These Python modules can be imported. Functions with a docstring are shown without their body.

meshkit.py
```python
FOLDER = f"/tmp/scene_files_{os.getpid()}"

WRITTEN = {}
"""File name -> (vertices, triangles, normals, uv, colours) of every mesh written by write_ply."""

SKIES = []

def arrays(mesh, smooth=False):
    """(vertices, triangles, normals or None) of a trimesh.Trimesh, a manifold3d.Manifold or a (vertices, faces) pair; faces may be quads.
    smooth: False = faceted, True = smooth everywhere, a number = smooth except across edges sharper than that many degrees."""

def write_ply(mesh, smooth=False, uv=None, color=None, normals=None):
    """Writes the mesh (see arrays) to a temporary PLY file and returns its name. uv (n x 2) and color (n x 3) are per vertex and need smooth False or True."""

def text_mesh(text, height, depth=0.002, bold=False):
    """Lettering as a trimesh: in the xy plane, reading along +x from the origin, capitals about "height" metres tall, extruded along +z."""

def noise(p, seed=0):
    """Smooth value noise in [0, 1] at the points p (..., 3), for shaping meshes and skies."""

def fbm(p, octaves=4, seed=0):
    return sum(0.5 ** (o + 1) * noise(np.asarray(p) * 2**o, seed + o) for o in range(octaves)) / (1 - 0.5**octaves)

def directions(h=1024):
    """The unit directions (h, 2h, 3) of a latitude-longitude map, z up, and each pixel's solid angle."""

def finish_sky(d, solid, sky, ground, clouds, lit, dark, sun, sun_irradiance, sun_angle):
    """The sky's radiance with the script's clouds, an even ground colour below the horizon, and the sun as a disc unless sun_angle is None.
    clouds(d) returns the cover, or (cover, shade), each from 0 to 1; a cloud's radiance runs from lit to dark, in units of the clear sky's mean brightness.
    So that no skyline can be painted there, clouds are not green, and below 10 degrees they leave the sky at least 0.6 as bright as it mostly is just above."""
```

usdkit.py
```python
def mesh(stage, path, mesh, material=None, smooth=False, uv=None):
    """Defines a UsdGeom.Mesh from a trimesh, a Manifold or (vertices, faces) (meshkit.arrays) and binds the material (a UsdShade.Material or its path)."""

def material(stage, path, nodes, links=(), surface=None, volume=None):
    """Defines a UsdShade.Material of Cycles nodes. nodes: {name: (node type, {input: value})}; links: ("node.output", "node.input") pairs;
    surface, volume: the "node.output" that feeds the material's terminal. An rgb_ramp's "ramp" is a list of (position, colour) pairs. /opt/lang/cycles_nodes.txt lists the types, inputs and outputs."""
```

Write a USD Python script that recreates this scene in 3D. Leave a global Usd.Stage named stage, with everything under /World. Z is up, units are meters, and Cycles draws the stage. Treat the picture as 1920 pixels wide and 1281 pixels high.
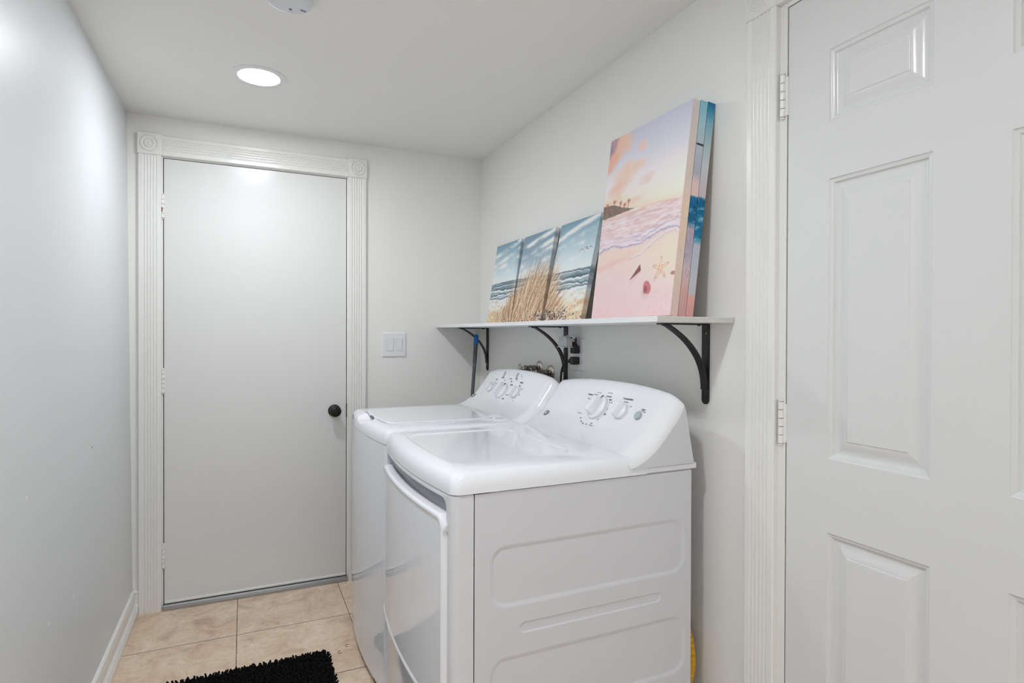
import math, numpy as np, trimesh, manifold3d as m3, usdkit, meshkit
from meshkit import fbm, noise, text_mesh
from shapely.geometry import Polygon, box as sbox
from pxr import Usd, UsdGeom, UsdShade, UsdLux, Sdf, Gf, Vt

stage = Usd.Stage.CreateInMemory()
UsdGeom.SetStageUpAxis(stage, 'Z'); UsdGeom.SetStageMetersPerUnit(stage, 1.0)
UsdGeom.Xform.Define(stage, '/World'); UsdGeom.Scope.Define(stage, '/World/Looks')
rng = np.random.default_rng(7)

# ------------------------------------------------------------------ camera, light, exposure
FPX, YAW, PITCH, ROLL, CAMZ = 1098.8133, math.radians(24.5686), math.radians(-0.3649), math.radians(0.1772), 1.2444
EXPOSURE = 1.55
LAMP_STRENGTH = [49.5, 70.0, 56.0, 56.0, 56.0]   # lens radiance, the first by the flat door, the last three added fill
LAMP_COLOR = (0.925, 0.965, 1.0)
LAMPS = [(0.052, 2.449), (0.052, 0.80), (0.052, -2.50), (0.760, -2.50), (0.410, -1.75)]  # the last three are unseen, added behind the camera to fill the shade
cam = UsdGeom.Camera.Define(stage, '/World/camera')
fw = np.array([math.sin(YAW)*math.cos(PITCH), math.cos(YAW)*math.cos(PITCH), math.sin(PITCH)])
rt = np.array([math.cos(YAW), -math.sin(YAW), 0.0]); up = np.cross(rt, fw)
cr, sr = math.cos(ROLL), math.sin(ROLL)
rt, up = cr*rt + sr*up, -sr*rt + cr*up
cam.AddTransformOp().Set(Gf.Matrix4d(*rt, 0, *up, 0, *(-fw), 0, 0, 0, CAMZ, 1))
cam.CreateHorizontalApertureAttr(36.0); cam.CreateVerticalApertureAttr(36.0*1281/1920)
cam.CreateFocalLengthAttr(36.0*FPX/1920); cam.CreateClippingRangeAttr(Gf.Vec2f(0.02, 60))
cam.CreateExposureAttr(EXPOSURE)

# ------------------------------------------------------------------ room dimensions (metres)
XR, YB, ZC = 1.2147, 3.0878, 2.2418
YF = -3.20                           # wall behind the camera
def xl(z): return -0.4546 - 0.00948*(z-0.1)   # the left wall leans a little

# ------------------------------------------------------------------ helpers
_used = {}
def path_of(parent, name):
    base = '/World' if parent is None else str(parent.GetPath())
    k = (base, name); n = _used.get(k, 0); _used[k] = n + 1
    return f'{base}/{name}' + (f'_{n:03d}' if n else '')
def tag(o, label=None, cat=None, group=None, kind=None):
    for k, v in (('label', label), ('category', cat), ('group', group), ('kind', kind)):
        if v: o.SetCustomDataByKey(k, v)
    return o
LOC = {}
def thing(name, label, cat, loc=(0, 0, 0), group=None, kind=None):
    x = UsdGeom.Xform.Define(stage, path_of(None, name)); x.AddTranslateOp().Set(Gf.Vec3d(*loc))
    o = x.GetPrim(); LOC[str(o.GetPath())] = np.array(loc, float)
    return tag(o, label, cat, group, kind)
def base_of(parent):
    p = parent.GetPath()
    while p != Sdf.Path('/World'):
        if str(p) in LOC: return LOC[str(p)]
        p = p.GetParentPath()
    return np.zeros(3)
def arr(mesh):
    v, f, _ = meshkit.arrays(mesh); return np.array(v, float), np.array(f)
def part(parent, name, mesh, mat, smooth=35, label=None, kind=None):
    """mesh in world coordinates -> a Mesh prim under its thing."""
    v, f = arr(mesh)
    m = usdkit.mesh(stage, path_of(parent, name), trimesh.Trimesh(v - base_of(parent), f, process=False), mat, smooth=smooth)
    return tag(m.GetPrim(), label, None, None, kind)
def solo(name, mesh, mat, label, cat, smooth=35, group=None, kind=None):
    v, f = arr(mesh)
    m = usdkit.mesh(stage, path_of(None, name), trimesh.Trimesh(v, f, process=False), mat, smooth=smooth)
    return tag(m.GetPrim(), label, cat, group, kind)
def dup(root, loc, label):
    was = root.GetCustomData()
    o = thing(root.GetName(), label, was['category'], loc, was.get('group'))
    o.GetReferences().AddInternalReference(root.GetPath()); o.SetInstanceable(True)
    return o
def cat(*ms):
    vs, fs, n = [], [], 0
    for m in ms:
        v, f = arr(m); vs.append(v); fs.append(f + n); n += len(v)
    return trimesh.Trimesh(np.vstack(vs), np.vstack(fs), process=False)
def hull(pts):
    return trimesh.convex.convex_hull(np.asarray(pts, float))
def cbox(x0, x1, y0, y1, z0, z1, c=0.002):
    """box with chamfered edges"""
    lo, hi = np.array([x0, y0, z0]), np.array([x1, y1, z1]); pts = []
    c = min(c, *(0.45*(hi-lo)))
    for i in np.ndindex(2, 2, 2):
        corner = np.where(i, hi, lo); d = np.where(i, -c, c)
        for k in range(3):
            p = corner + d; p[k] = corner[k]; pts.append(p)
    return hull(pts)
def rbox(x0, x1, y0, y1, z0, z1, r, sub=2):
    """box with round edges"""
    s = trimesh.creation.icosphere(subdivisions=sub, radius=r).vertices
    lo, hi = np.array([x0, y0, z0]) + r, np.array([x1, y1, z1]) - r
    return hull(np.vstack([s + np.where(i, hi, lo) for i in np.ndindex(2, 2, 2)]))
def frame(origin, ex, ey, ez):
    T = np.eye(4); T[:3, 0], T[:3, 1], T[:3, 2], T[:3, 3] = ex, ey, ez, origin; return T
def moved(mesh, T):
    v, f = arr(mesh); return trimesh.Trimesh(v @ T[:3, :3].T + T[:3, 3], f, process=False)
def basis(axis):
    a = np.array(axis, float); a /= np.linalg.norm(a)
    b = np.cross(a, [0, 0, 1.0] if abs(a[2]) < .9 else [1.0, 0, 0]); b /= np.linalg.norm(b)
    return b, np.cross(a, b), a
def lathe(profile, origin=(0, 0, 0), axis=(0, 0, 1), n=40):
    """profile: (radius, height) pairs from bottom to top; closed with caps where the radius is not zero"""
    pr = list(profile)
    if pr[0][0] > 1e-6: pr = [(0, pr[0][1])] + pr
    if pr[-1][0] > 1e-6: pr = pr + [(0, pr[-1][1])]
    ex, ey, ez = basis(axis); a = np.arange(n)*2*np.pi/n; vs, fs, rows = [], [], []
    for r, h in pr:
        if r < 1e-6: rows.append([len(vs)]); vs.append(np.array(origin) + h*ez)
        else:
            rows.append(list(range(len(vs), len(vs)+n)))
            vs += [np.array(origin) + r*(math.cos(t)*ex + math.sin(t)*ey) + h*ez for t in a]
    for A, B in zip(rows[:-1], rows[1:]):
        for i in range(n):
            j = (i+1) % n
            if len(A) == 1 and len(B) == 1: continue
            if len(A) == 1: fs.append((A[0], B[j], B[i]))
            elif len(B) == 1: fs.append((A[i], A[j], B[0]))
            else: fs += [(A[i], A[j], B[j]), (A[i], B[j], B[i])]
    return trimesh.Trimesh(np.array(vs), np.array(fs), process=False)
def tube(pts, r, n=12, closed=False):
    p = np.asarray(pts, float); r = np.broadcast_to(r, (len(p),))
    t = np.gradient(p, axis=0)
    t /= np.linalg.norm(t, axis=1, keepdims=True) + 1e-12
    ref = np.array([0, 0, 1.0]) if abs(t[0][2]) < .9 else np.array([1.0, 0, 0])
    a = np.cross(t[0], ref); a /= np.linalg.norm(a); vs = []
    for i in range(len(p)):
        a = a - t[i]*(a @ t[i]); a /= np.linalg.norm(a); b = np.cross(t[i], a)
        ang = np.arange(n)*2*np.pi/n
        vs.append(p[i] + r[i]*(np.cos(ang)[:, None]*a + np.sin(ang)[:, None]*b))
    return loft(vs, True)
def loft(rings, caps=True):
    n = len(rings[0]); v = np.vstack(rings); fs = []
    for k in range(len(rings)-1):
        for i in range(n):
            j = (i+1) % n
            fs += [(k*n+i, k*n+j, (k+1)*n+j), (k*n+i, (k+1)*n+j, (k+1)*n+i)]
    if caps:
        v = np.vstack([v, rings[0].mean(0), rings[-1].mean(0)]); c0, c1 = len(v)-2, len(v)-1; o = (len(rings)-1)*n
        for i in range(n):
            j = (i+1) % n
            fs += [(c0, j, i), (c1, o+i, o+j)]
    return trimesh.Trimesh(v, np.array(fs), process=False)
def bez(p0, p1, p2, p3, n=16):
    t = np.linspace(0, 1, n)[:, None]; p0, p1, p2, p3 = map(np.array, (p0, p1, p2, p3))
    return (1-t)**3*p0 + 3*(1-t)**2*t*p1 + 3*(1-t)*t**2*p2 + t**3*p3
def spline(pts, n=60):
    from scipy.interpolate import CubicSpline
    p = np.asarray(pts, float); s = np.r_[0, np.cumsum(np.linalg.norm(np.diff(p, axis=0), axis=1))]
    return CubicSpline(s, p)(np.linspace(0, s[-1], n))
def extrude(poly, depth):
    return trimesh.creation.extrude_polygon(poly, depth, engine='earcut')
def prism(poly, depth, origin, ex, ey, ez):
    return moved(extrude(poly, depth), frame(origin, ex, ey, ez))
def man(mesh):
    v, f = arr(mesh)
    m = trimesh.Trimesh(v, f, process=True); m.merge_vertices()
    if m.volume < 0: m.invert()
    return m3.Manifold(m3.Mesh(np.asarray(m.vertices, np.float32), np.asarray(m.faces, np.uint32)))
def rrect(x0, x1, y0, y1, r, k=8, ns=1):
    """closed counter-clockwise rounded rectangle, ns points along each straight side; r: one radius or (front, rear)"""
    out = []; rf, rb = r if np.ndim(r) else (r, r)
    for (cx, cy, a0, r), (ex, ey) in zip([(x1-rb, y0+rb, -90, rb), (x1-rb, y1-rb, 0, rb), (x0+rf, y1-rf, 90, rf), (x0+rf, y0+rf, 180, rf)],
                                      [(x1, y1-rb), (x0+rf, y1), (x0, y0+rf), (x1-rb, y0)]):
        arc = [(cx + r*math.cos(math.radians(a0+90*i/k)), cy + r*math.sin(math.radians(a0+90*i/k))) for i in range(k+1)]
        out += arc
        for i in range(1, ns): 
            t = i/ns; out.append((arc[-1][0]*(1-t)+ex*t, arc[-1][1]*(1-t)+ey*t))
    return np.array(out)
def lin(c):
    c = np.asarray(c, float)/255.0
    return np.where(c <= .04045, c/12.92, ((c+.055)/1.055)**2.4)

# ------------------------------------------------------------------ materials
def simple(name, color, rough=0.5, metallic=0.0, bump=None, spec=0.5, coat=0.0, vary=None, extra=None):
    """principled; bump = (noise scale, strength, distance); vary = (noise scale, second colour)"""
    nodes = {'p': ('principled_bsdf', {'base_color': color, 'roughness': rough, 'metallic': metallic, 'specular_ior_level': spec, 'coat_weight': coat, 'coat_roughness': 0.03, **(extra or {})}),
             't': ('texture_coordinate', {})}
    links = []
    if bump:
        nodes['bn'] = ('noise_texture', {'scale': bump[0], 'detail': 3.0}); nodes['b'] = ('bump', {'strength': bump[1], 'distance': bump[2]})
        links += [('t.object', 'bn.vector'), ('bn.fac', 'b.height'), ('b.normal', 'p.normal')]
    if vary:
        nodes['vn'] = ('noise_texture', {'scale': vary[0], 'detail': 4.0}); nodes['r'] = ('rgb_ramp', {'ramp': [(0.3, color), (0.7, vary[1])]})
        links += [('t.object', 'vn.vector'), ('vn.fac', 'r.fac'), ('r.color', 'p.base_color')]
    return usdkit.material(stage, f'/World/Looks/{name}', nodes, links, surface='p.BSDF')

M = {}
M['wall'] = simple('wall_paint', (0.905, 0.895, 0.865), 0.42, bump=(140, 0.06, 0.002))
M['wall_left'] = simple('wall_paint_sheen_toned', (0.775, 0.80, 0.82), 0.36, spec=0.35, bump=(120, 0.07, 0.002))  # darker than the other walls: the lamp's hot spot is offset in the colour
M['ceiling'] = simple('ceiling_paint', (0.905, 0.895, 0.865), 0.6, bump=(160, 0.05, 0.002))
M['trim'] = simple('trim_gloss_paint', (0.88, 0.875, 0.85), 0.25)
M['flat_door'] = simple('flat_door_paint', (0.795, 0.79, 0.785), 0.25, spec=0.3, bump=(60, 0.03, 0.002))  # colour lowered to hold down the lamp's bright area on the door
M['panel_door'] = simple('panel_door_paint', (0.765, 0.77, 0.77), 0.22, bump=(70, 0.03, 0.002))
M['gap_shade'] = simple('gap_shade', (0.03, 0.028, 0.025), 0.8)  # near-black colour standing in for the shade inside gaps
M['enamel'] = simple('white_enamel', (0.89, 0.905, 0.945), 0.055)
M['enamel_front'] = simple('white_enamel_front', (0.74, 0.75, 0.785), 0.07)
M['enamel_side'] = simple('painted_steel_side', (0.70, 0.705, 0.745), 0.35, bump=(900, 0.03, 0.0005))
M['gloss_plastic'] = simple('glossy_white_plastic', (0.875, 0.885, 0.91), 0.08, coat=0.5)
M['knob_plastic'] = simple('knob_plastic', (0.85, 0.86, 0.89), 0.3)
M['grey_button'] = simple('grey_green_button', (0.42, 0.50, 0.51), 0.3)
M['ink'] = simple('grey_print', (0.10, 0.10, 0.115), 0.6)
M['ink_pale'] = simple('pale_print', (0.32, 0.33, 0.36), 0.6)
M['pocket'] = simple('recess_grey', (0.62, 0.65, 0.67), 0.4)
M['pull_shade'] = simple('finger_gap_shade', (0.10, 0.115, 0.14), 0.5)  # shade of the lid's finger gap, put into the colour
M['shelf'] = simple('white_melamine', (0.85, 0.85, 0.86), 0.35)
M['shelf_end'] = simple('shelf_raw_end', (0.72, 0.71, 0.68), 0.5, vary=(30, (0.66, 0.65, 0.61)))
M['black_metal'] = simple('black_powder_coat', (0.016, 0.016, 0.017), 0.45, bump=(800, 0.08, 0.0006))
M['dark_bronze'] = simple('oil_rubbed_bronze', (0.022, 0.020, 0.019), 0.32, metallic=0.4)
M['black_rubber'] = simple('black_rubber', (0.014, 0.014, 0.015), 0.5)
M['plate'] = simple('white_switch_plastic', (0.86, 0.865, 0.885), 0.3)
M['switch_gap'] = simple('switch_frame_grey', (0.70, 0.71, 0.735), 0.4)
M['foil'] = simple('crinkled_foil', (0.62, 0.62, 0.63), 0.35, metallic=0.6, bump=(260, 0.7, 0.004))
M['mop_grey'] = simple('mop_grey_coating', (0.085, 0.095, 0.11), 0.4)
M['blue'] = simple('blue_plastic', (0.005, 0.15, 0.48), 0.35)
M['steel'] = simple('brushed_aluminium', (0.62, 0.62, 0.62), 0.35, metallic=1.0)
M['dark_steel'] = simple('worn_aluminium', (0.40, 0.40, 0.41), 0.42, metallic=0.9)
M['chrome'] = simple('dull_chrome', (0.60, 0.57, 0.53), 0.28, metallic=1.0, vary=(60, (0.34, 0.29, 0.24)))
M['brass'] = simple('aged_brass', (0.30, 0.275, 0.225), 0.42, metallic=0.9, vary=(90, (0.19, 0.18, 0.155)))
M['copper'] = simple('dark_copper', (0.16, 0.09, 0.06), 0.5, metallic=0.7)
M['hose_grey'] = simple('braided_hose', (0.42, 0.43, 0.45), 0.4, metallic=0.6, bump=(700, 0.5, 0.002))
M['yellow'] = simple('yellow_coated_tube', (0.78, 0.42, 0.012), 0.38)
M['mat'] = simple('black_chenille', (0.0045, 0.0045, 0.005), 0.9, spec=0.15)
M['grout'] = simple('grout', (0.055, 0.042, 0.032), 0.9)
M['wood'] = simple('pine_stretcher', (0.60, 0.45, 0.29), 0.7)
M['sensor'] = simple('detector_plastic', (0.74, 0.76, 0.79), 0.4)
M['thread'] = simple('rust_thread', (0.35, 0.10, 0.05), 0.8)
M['gouge'] = simple('bare_plaster', (0.86, 0.85, 0.82), 0.8)
M['gouge_dark'] = simple('dark_hole', (0.05, 0.045, 0.04), 0.9)
M['rust'] = simple('rusty_pin', (0.22, 0.06, 0.04), 0.7)
for k_, st_ in enumerate(LAMP_STRENGTH): M[f'lens{k_}'] = usdkit.material(stage, f'/World/Looks/lamp_lens_{k_}', {'e': ('emission', {'color': LAMP_COLOR, 'strength': st_})}, [], surface='e.emission')
# travertine: soft beige clouds, small pits, a tone of its own per tile
M['tile'] = usdkit.material(stage, '/World/Looks/travertine_tile', {
    'g': ('geometry', {}), 'oi': ('object_info', {}), 'off': ('vector_math', {'math_type': 'scale', 'scale': 17.0}),
    'cx': ('combine_xyz', {}), 'mv': ('vector_math', {'math_type': 'add'}),
    'n1': ('noise_texture', {'scale': 7.5, 'detail': 9.0, 'roughness': 0.70, 'distortion': 0.9}),
    'n2': ('noise_texture', {'scale': 55.0, 'detail': 6.0, 'roughness': 0.7}),
    'n3': ('noise_texture', {'scale': 22.0, 'detail': 5.0, 'roughness': 0.65}),
    'r1': ('rgb_ramp', {'ramp': [(0.32, (0.56, 0.41, 0.29)), (0.44, (0.74, 0.565, 0.42)), (0.55, (0.82, 0.655, 0.50)), (0.68, (0.92, 0.78, 0.64))]}),
    'r2': ('rgb_ramp', {'ramp': [(0.25, (0.70, 0.68, 0.66)), (0.5, (1, 1, 1)), (0.75, (1.06, 1.05, 1.03))]}),
    'r3': ('rgb_ramp', {'ramp': [(0.27, (0.78, 0.74, 0.70)), (0.36, (1, 1, 1)), (1.0, (1, 1, 1))]}),
    'm1': ('mix', {'mix_type': 'multiply', 'fac': 0.62}), 'm2': ('mix', {'mix_type': 'multiply', 'fac': 0.95}),
    'b': ('bump', {'strength': 0.25, 'distance': 0.002}),
    'p': ('principled_bsdf', {'roughness': 0.42, 'specular_ior_level': 0.4})},
    [('oi.random', 'cx.x'), ('oi.random', 'cx.y'), ('cx.vector', 'off.vector1'), ('g.position', 'mv.vector1'), ('off.vector', 'mv.vector2'),
     ('mv.vector', 'n1.vector'), ('mv.vector', 'n2.vector'), ('mv.vector', 'n3.vector'), ('n1.fac', 'r1.fac'), ('n2.fac', 'r2.fac'), ('n3.fac', 'r3.fac'),
     ('r1.color', 'm1.color1'), ('r2.color', 'm1.color2'), ('m1.color', 'm2.color1'), ('r3.color', 'm2.color2'), ('m2.color', 'p.base_color'),
     ('n2.fac', 'b.height'), ('b.normal', 'p.normal')], surface='p.BSDF')
# printed canvas: the print itself comes from the mesh's own flat colours
M['print'] = usdkit.material(stage, '/World/Looks/printed_canvas', {
    'a': ('attribute', {'attribute': 'paint'}), 't': ('texture_coordinate', {}),
    'n': ('noise_texture', {'scale': 900.0, 'detail': 1.0}), 'b': ('bump', {'strength': 0.12, 'distance': 0.001}),
    'p': ('principled_bsdf', {'roughness': 0.6, 'specular_ior_level': 0.3})},
    [('a.color', 'p.base_color'), ('t.object', 'n.vector'), ('n.fac', 'b.height'), ('b.normal', 'p.normal')], surface='p.BSDF')

# ================================================================== THE ROOM
X3 = np.eye(3)
T0 = 0.0236 + 2.032                          # top of the doors
floor = thing('floor', 'beige travertine tile floor laid square with thin dark joints', 'floor', kind='structure')
part(floor, 'grout_bed', cbox(-0.48, XR+0.14, YF, YB+0.12, -0.05, -0.0010, 0.001), M['grout'], False)
TS = 0.4586
tg, th_ = 0.0012, 0.0021
for j in range(-13, 2):
    for i in range(-1, 3):
        x0, x1 = -0.0277+i*TS+tg, -0.0277+(i+1)*TS-tg; y0, y1 = 2.6947+(j-1)*TS+th_, 2.6947+j*TS-th_
        x0, x1, y0, y1 = max(x0, -0.452), min(x1, XR-0.002), max(y0, YF), min(y1, YB-0.002)
        if x1-x0 < 0.02 or y1-y0 < 0.02: continue
        part(floor, 'tile', cbox(x0, x1, y0, y1, -0.012, 0.0, 0.0004), M['tile'], False)

solo('ceiling', cbox(-0.62, XR+0.14, YF-0.12, YB+0.12, ZC, ZC+0.1, 0.001), M['ceiling'], 'plain off-white painted ceiling with rounded paint edges', 'ceiling', False, kind='structure')
# left wall: leans slightly
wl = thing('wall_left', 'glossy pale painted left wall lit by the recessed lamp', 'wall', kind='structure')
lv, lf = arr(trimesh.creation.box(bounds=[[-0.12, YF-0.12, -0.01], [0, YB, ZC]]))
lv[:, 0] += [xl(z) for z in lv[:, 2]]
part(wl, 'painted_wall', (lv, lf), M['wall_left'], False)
for (y, z, w, h, dark) in [(2.353, .874, .009, .011, 1), (2.005, 1.038, .005, .007, 0), (1.714, .865, .006, .012, 0), (2.014, .868, .004, .008, 0), (2.106, .476, .007, .010, 0), (1.862, .503, .007, .009, 0)]:
    g = trimesh.creation.icosphere(subdivisions=2, radius=1.0); v = g.vertices*[.0012, w/2, h/2]
    v[:, 1] += 0.3*w*noise(v*400, 3); part(wl, 'paint_chip', (v + [xl(z), y, z], g.faces), M['gouge'], True)
    if dark:
        part(wl, 'nail_hole', (g.vertices*[.0016, w/5, h/4] + [xl(z)+.0006, y+.001, z+.001], g.faces), M['gouge_dark'], True, 'small dark hole in the paint chip')
# back wall with the door's opening
DX0, DX1 = -0.3325, 0.4765
wb_poly = Polygon([(-0.60, -0.01), (XR+0.14, -0.01), (XR+0.14, ZC), (-0.60, ZC)], [[(DX0-.022, -0.005), (DX1+.022, -0.005), (DX1+.022, T0+.022), (DX0-.022, T0+.022)]])
solo('wall_back', prism(wb_poly, 0.12, (0, YB+0.12, 0), X3[0], X3[2], -X3[1]), M['wall'], 'warm white back wall around the flat door', 'wall', False, kind='structure')
# right wall with the opening of the six-panel door
RY0, RY1 = 0.2355, 1.0305
wr_poly = Polygon([(YF-.12, -0.01), (YB, -0.01), (YB, ZC), (YF-.12, ZC)], [[(RY0-.025, -0.005), (RY1+.025, -0.005), (RY1+.025, T0+.022), (RY0-.025, T0+.022)]])
solo('wall_right', prism(wr_poly, 0.12, (XR, 0, 0), X3[1], X3[2], X3[0]), M['wall'], 'warm white right wall behind the shelf and machines', 'wall', False, kind='structure')
solo('wall_front', cbox(-0.60, XR+0.14, YF-0.12, YF, -0.01, ZC, 0.001), M['wall'], 'plain painted end wall behind the camera, out of the photograph', 'wall', False, kind='structure')

# skirting: cap moulding, flat, shoe
bb = [(0, .108), (.005, .108), (.0105, .104), (.0125, .099), (.0125, .094), (.0105, .091), (.0105, .086), (.012, .084), (.012, .044), (.015, .042), (.015, .035), (.0185, .033), (.0185, .026), (.022, .020), (.0235, .012), (.0235, .001), (0, .001)]
def skirting(length_poly, origin, ex, ez, L):
    return prism(Polygon(length_poly), L, origin, ex, X3[2], ez)
bbl = skirting(bb, (-0.4555, 0, 0), X3[0], -X3[1], 1.0)
v, f = arr(bbl); v[:, 1] = np.where(v[:, 1] < -.5, YF, YB-.0); bl = trimesh.Trimesh(v, f, process=False)
solo('baseboard_left', bl, M['trim'], 'white moulded baseboard running along the left wall', 'baseboard', False, kind='structure')
v, f = arr(skirting(bb, (0, YB, 0), -X3[1], -X3[0], 1.0)); v[:, 0] = np.where(v[:, 0] < -.5, -0.4555, -0.4315)
solo('baseboard_back', trimesh.Trimesh(v, f, process=False), M['trim'], 'short stub of white baseboard between the left wall and the flat door casing', 'baseboard', False, kind='structure')

# ---- fluted casing with rosette blocks
def fluted_profile(w, t=0.018):
    pts = [(0, 0), (0, t-.003), (.003, t), (.016, t)]
    n = 5; pitch = (w-.032)/n
    for k in range(n):
        a = .016 + k*pitch
        for s in np.linspace(0, 1, 7): pts.append((a + .0012 + s*(pitch-.0024), t - .0042*math.sin(math.pi*s)))
        pts.append((a+pitch, t))
    pts += [(w-.003, t), (w, t-.003), (w, 0)]
    return Polygon(pts)
def casing(w, L, origin, ew, el, en):
    """width along ew, length along el, proud along en"""
    return prism(fluted_profile(w), L, origin, ew, en, el)
def rosette(c, s, el, ew, en):
    """corner block centred at c: chamfered plate and a turned bullseye"""
    h = s/2; blk = cbox(-h, h, -h, h, 0, .022, .002)
    r = s*.5
    prof = [(r*.80, .021), (r*.80, .0225), (r*.76, .026), (r*.70, .0275), (r*.64, .026), (r*.60, .0225), (r*.50, .0215), (r*.44, .024), (r*.40, .0275), (r*.36, .0285), (r*.30, .027), (r*.25, .0235), (r*.19, .0235), (r*.15, .026), (r*.08, .0285), (0, .029)]
    return moved(blk, frame(c, ew, el, en)), moved(lathe(prof, n=48), frame(c, ew, el, en))
# trim of the flat door (faces -y)
t1 = thing('trim_1', 'white fluted casing with bullseye corner blocks around the flat door', 'door trim', kind='structure')
en = -X3[1]
CZ = 2.0635; CW = .0905
part(t1, 'casing', casing(CW, CZ, (-0.3405, YB, 0), -X3[0], X3[2], en), M['trim'], 25)
part(t1, 'casing', casing(CW, CZ, (0.4845, YB, 0), X3[0], X3[2], en), M['trim'], 25)
part(t1, 'head_casing', casing(CW, .8250, (-0.3405, YB, CZ), X3[2], X3[0], en), M['trim'], 25)
for cx in (-0.3405-CW/2, 0.4845+CW/2):
    blk, ring = rosette((cx, YB, CZ+.0475), .0955, X3[2], X3[0], en)
    b = part(t1, 'corner_block', blk, M['trim'], 30); part(b, 'bullseye', ring, M['trim'], 40)
jw = .0185
part(t1, 'jamb', cbox(DX0-.003-jw, DX0-.003, YB-.001, YB+.11, 0, T0+.003+jw, .001), M['trim'], False)
part(t1, 'jamb', cbox(DX1+.003, DX1+.003+jw, YB-.001, YB+.11, 0, T0+.003+jw, .001), M['trim'], False)
part(t1, 'head_jamb', cbox(DX0-.003, DX1+.003, YB-.001, YB+.11, T0+.003, T0+.003+jw, .001), M['trim'], False)
part(t1, 'stop', cat(cbox(DX0-.003, DX0+.012, YB+.05, YB+.085, 0.02, T0+.003, .001), cbox(DX1-.012, DX1+.003, YB+.05, YB+.085, 0.02, T0+.003, .001), cbox(DX0, DX1, YB+.05, YB+.085, T0-.012, T0+.003, .001), cbox(DX0-.003, DX1+.003, YB+.085, YB+.1, 0, T0+.003, .001)), M['gap_shade'], False)  # stops and backing coloured near-black as the shade round the slab
part(t1, 'threshold', prism(Polygon([(0, 0), (0, .010), (.010, .0135), (.016, .0135), (.018, .0195), (.030, .0205), (.10, .0205), (.10, 0)]), DX1-DX0+.008, (DX0-.004, YB-.030, .0005), X3[1], X3[2], X3[0]), M['dark_steel'], False, 'brushed metal door threshold')
part(t1, 'strike_plate', cbox(DX1+.0005, DX1+.0033, YB-.0025, YB+.035, .835, .905, .0008), M['dark_bronze'], False, 'dark metal strike plate')

# the flat door
d1 = thing('door_1', 'plain flush white door with black round knob in the back wall', 'door', (0.07, YB, 0.0236), kind='structure')
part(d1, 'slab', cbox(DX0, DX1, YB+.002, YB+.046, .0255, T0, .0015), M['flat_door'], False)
part(d1, 'door_sweep', cbox(DX0+.002, DX1-.002, YB-.004, YB+.004, .0235, .0335, .0012), M['trim'], False, 'thin white sweep strip under the door')
def hinge(c, axis_n, side, zc, h=.100):
    """butt hinge: five knuckles with pins, at position c (x, y), leaf toward side"""
    ms = []
    for k in range(5):
        z0 = zc - h/2 + k*h/5 + .0008; r = .0068
        ms.append(lathe([(r*.9, 0), (r, .0006), (r, h/5-.0022), (r*.9, h/5-.0016)], (c[0], c[1], z0), n=20))
    ms.append(lathe([(.0035, 0), (.006, .001), (.006, .003), (.004, .0055)], (c[0], c[1], zc+h/2), n=16))
    ms.append(lathe([(.003, 0), (.0055, .0025), (.0055, .004), (.004, .005)], (c[0], c[1], zc-h/2-.005), n=16))
    return ms
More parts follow.
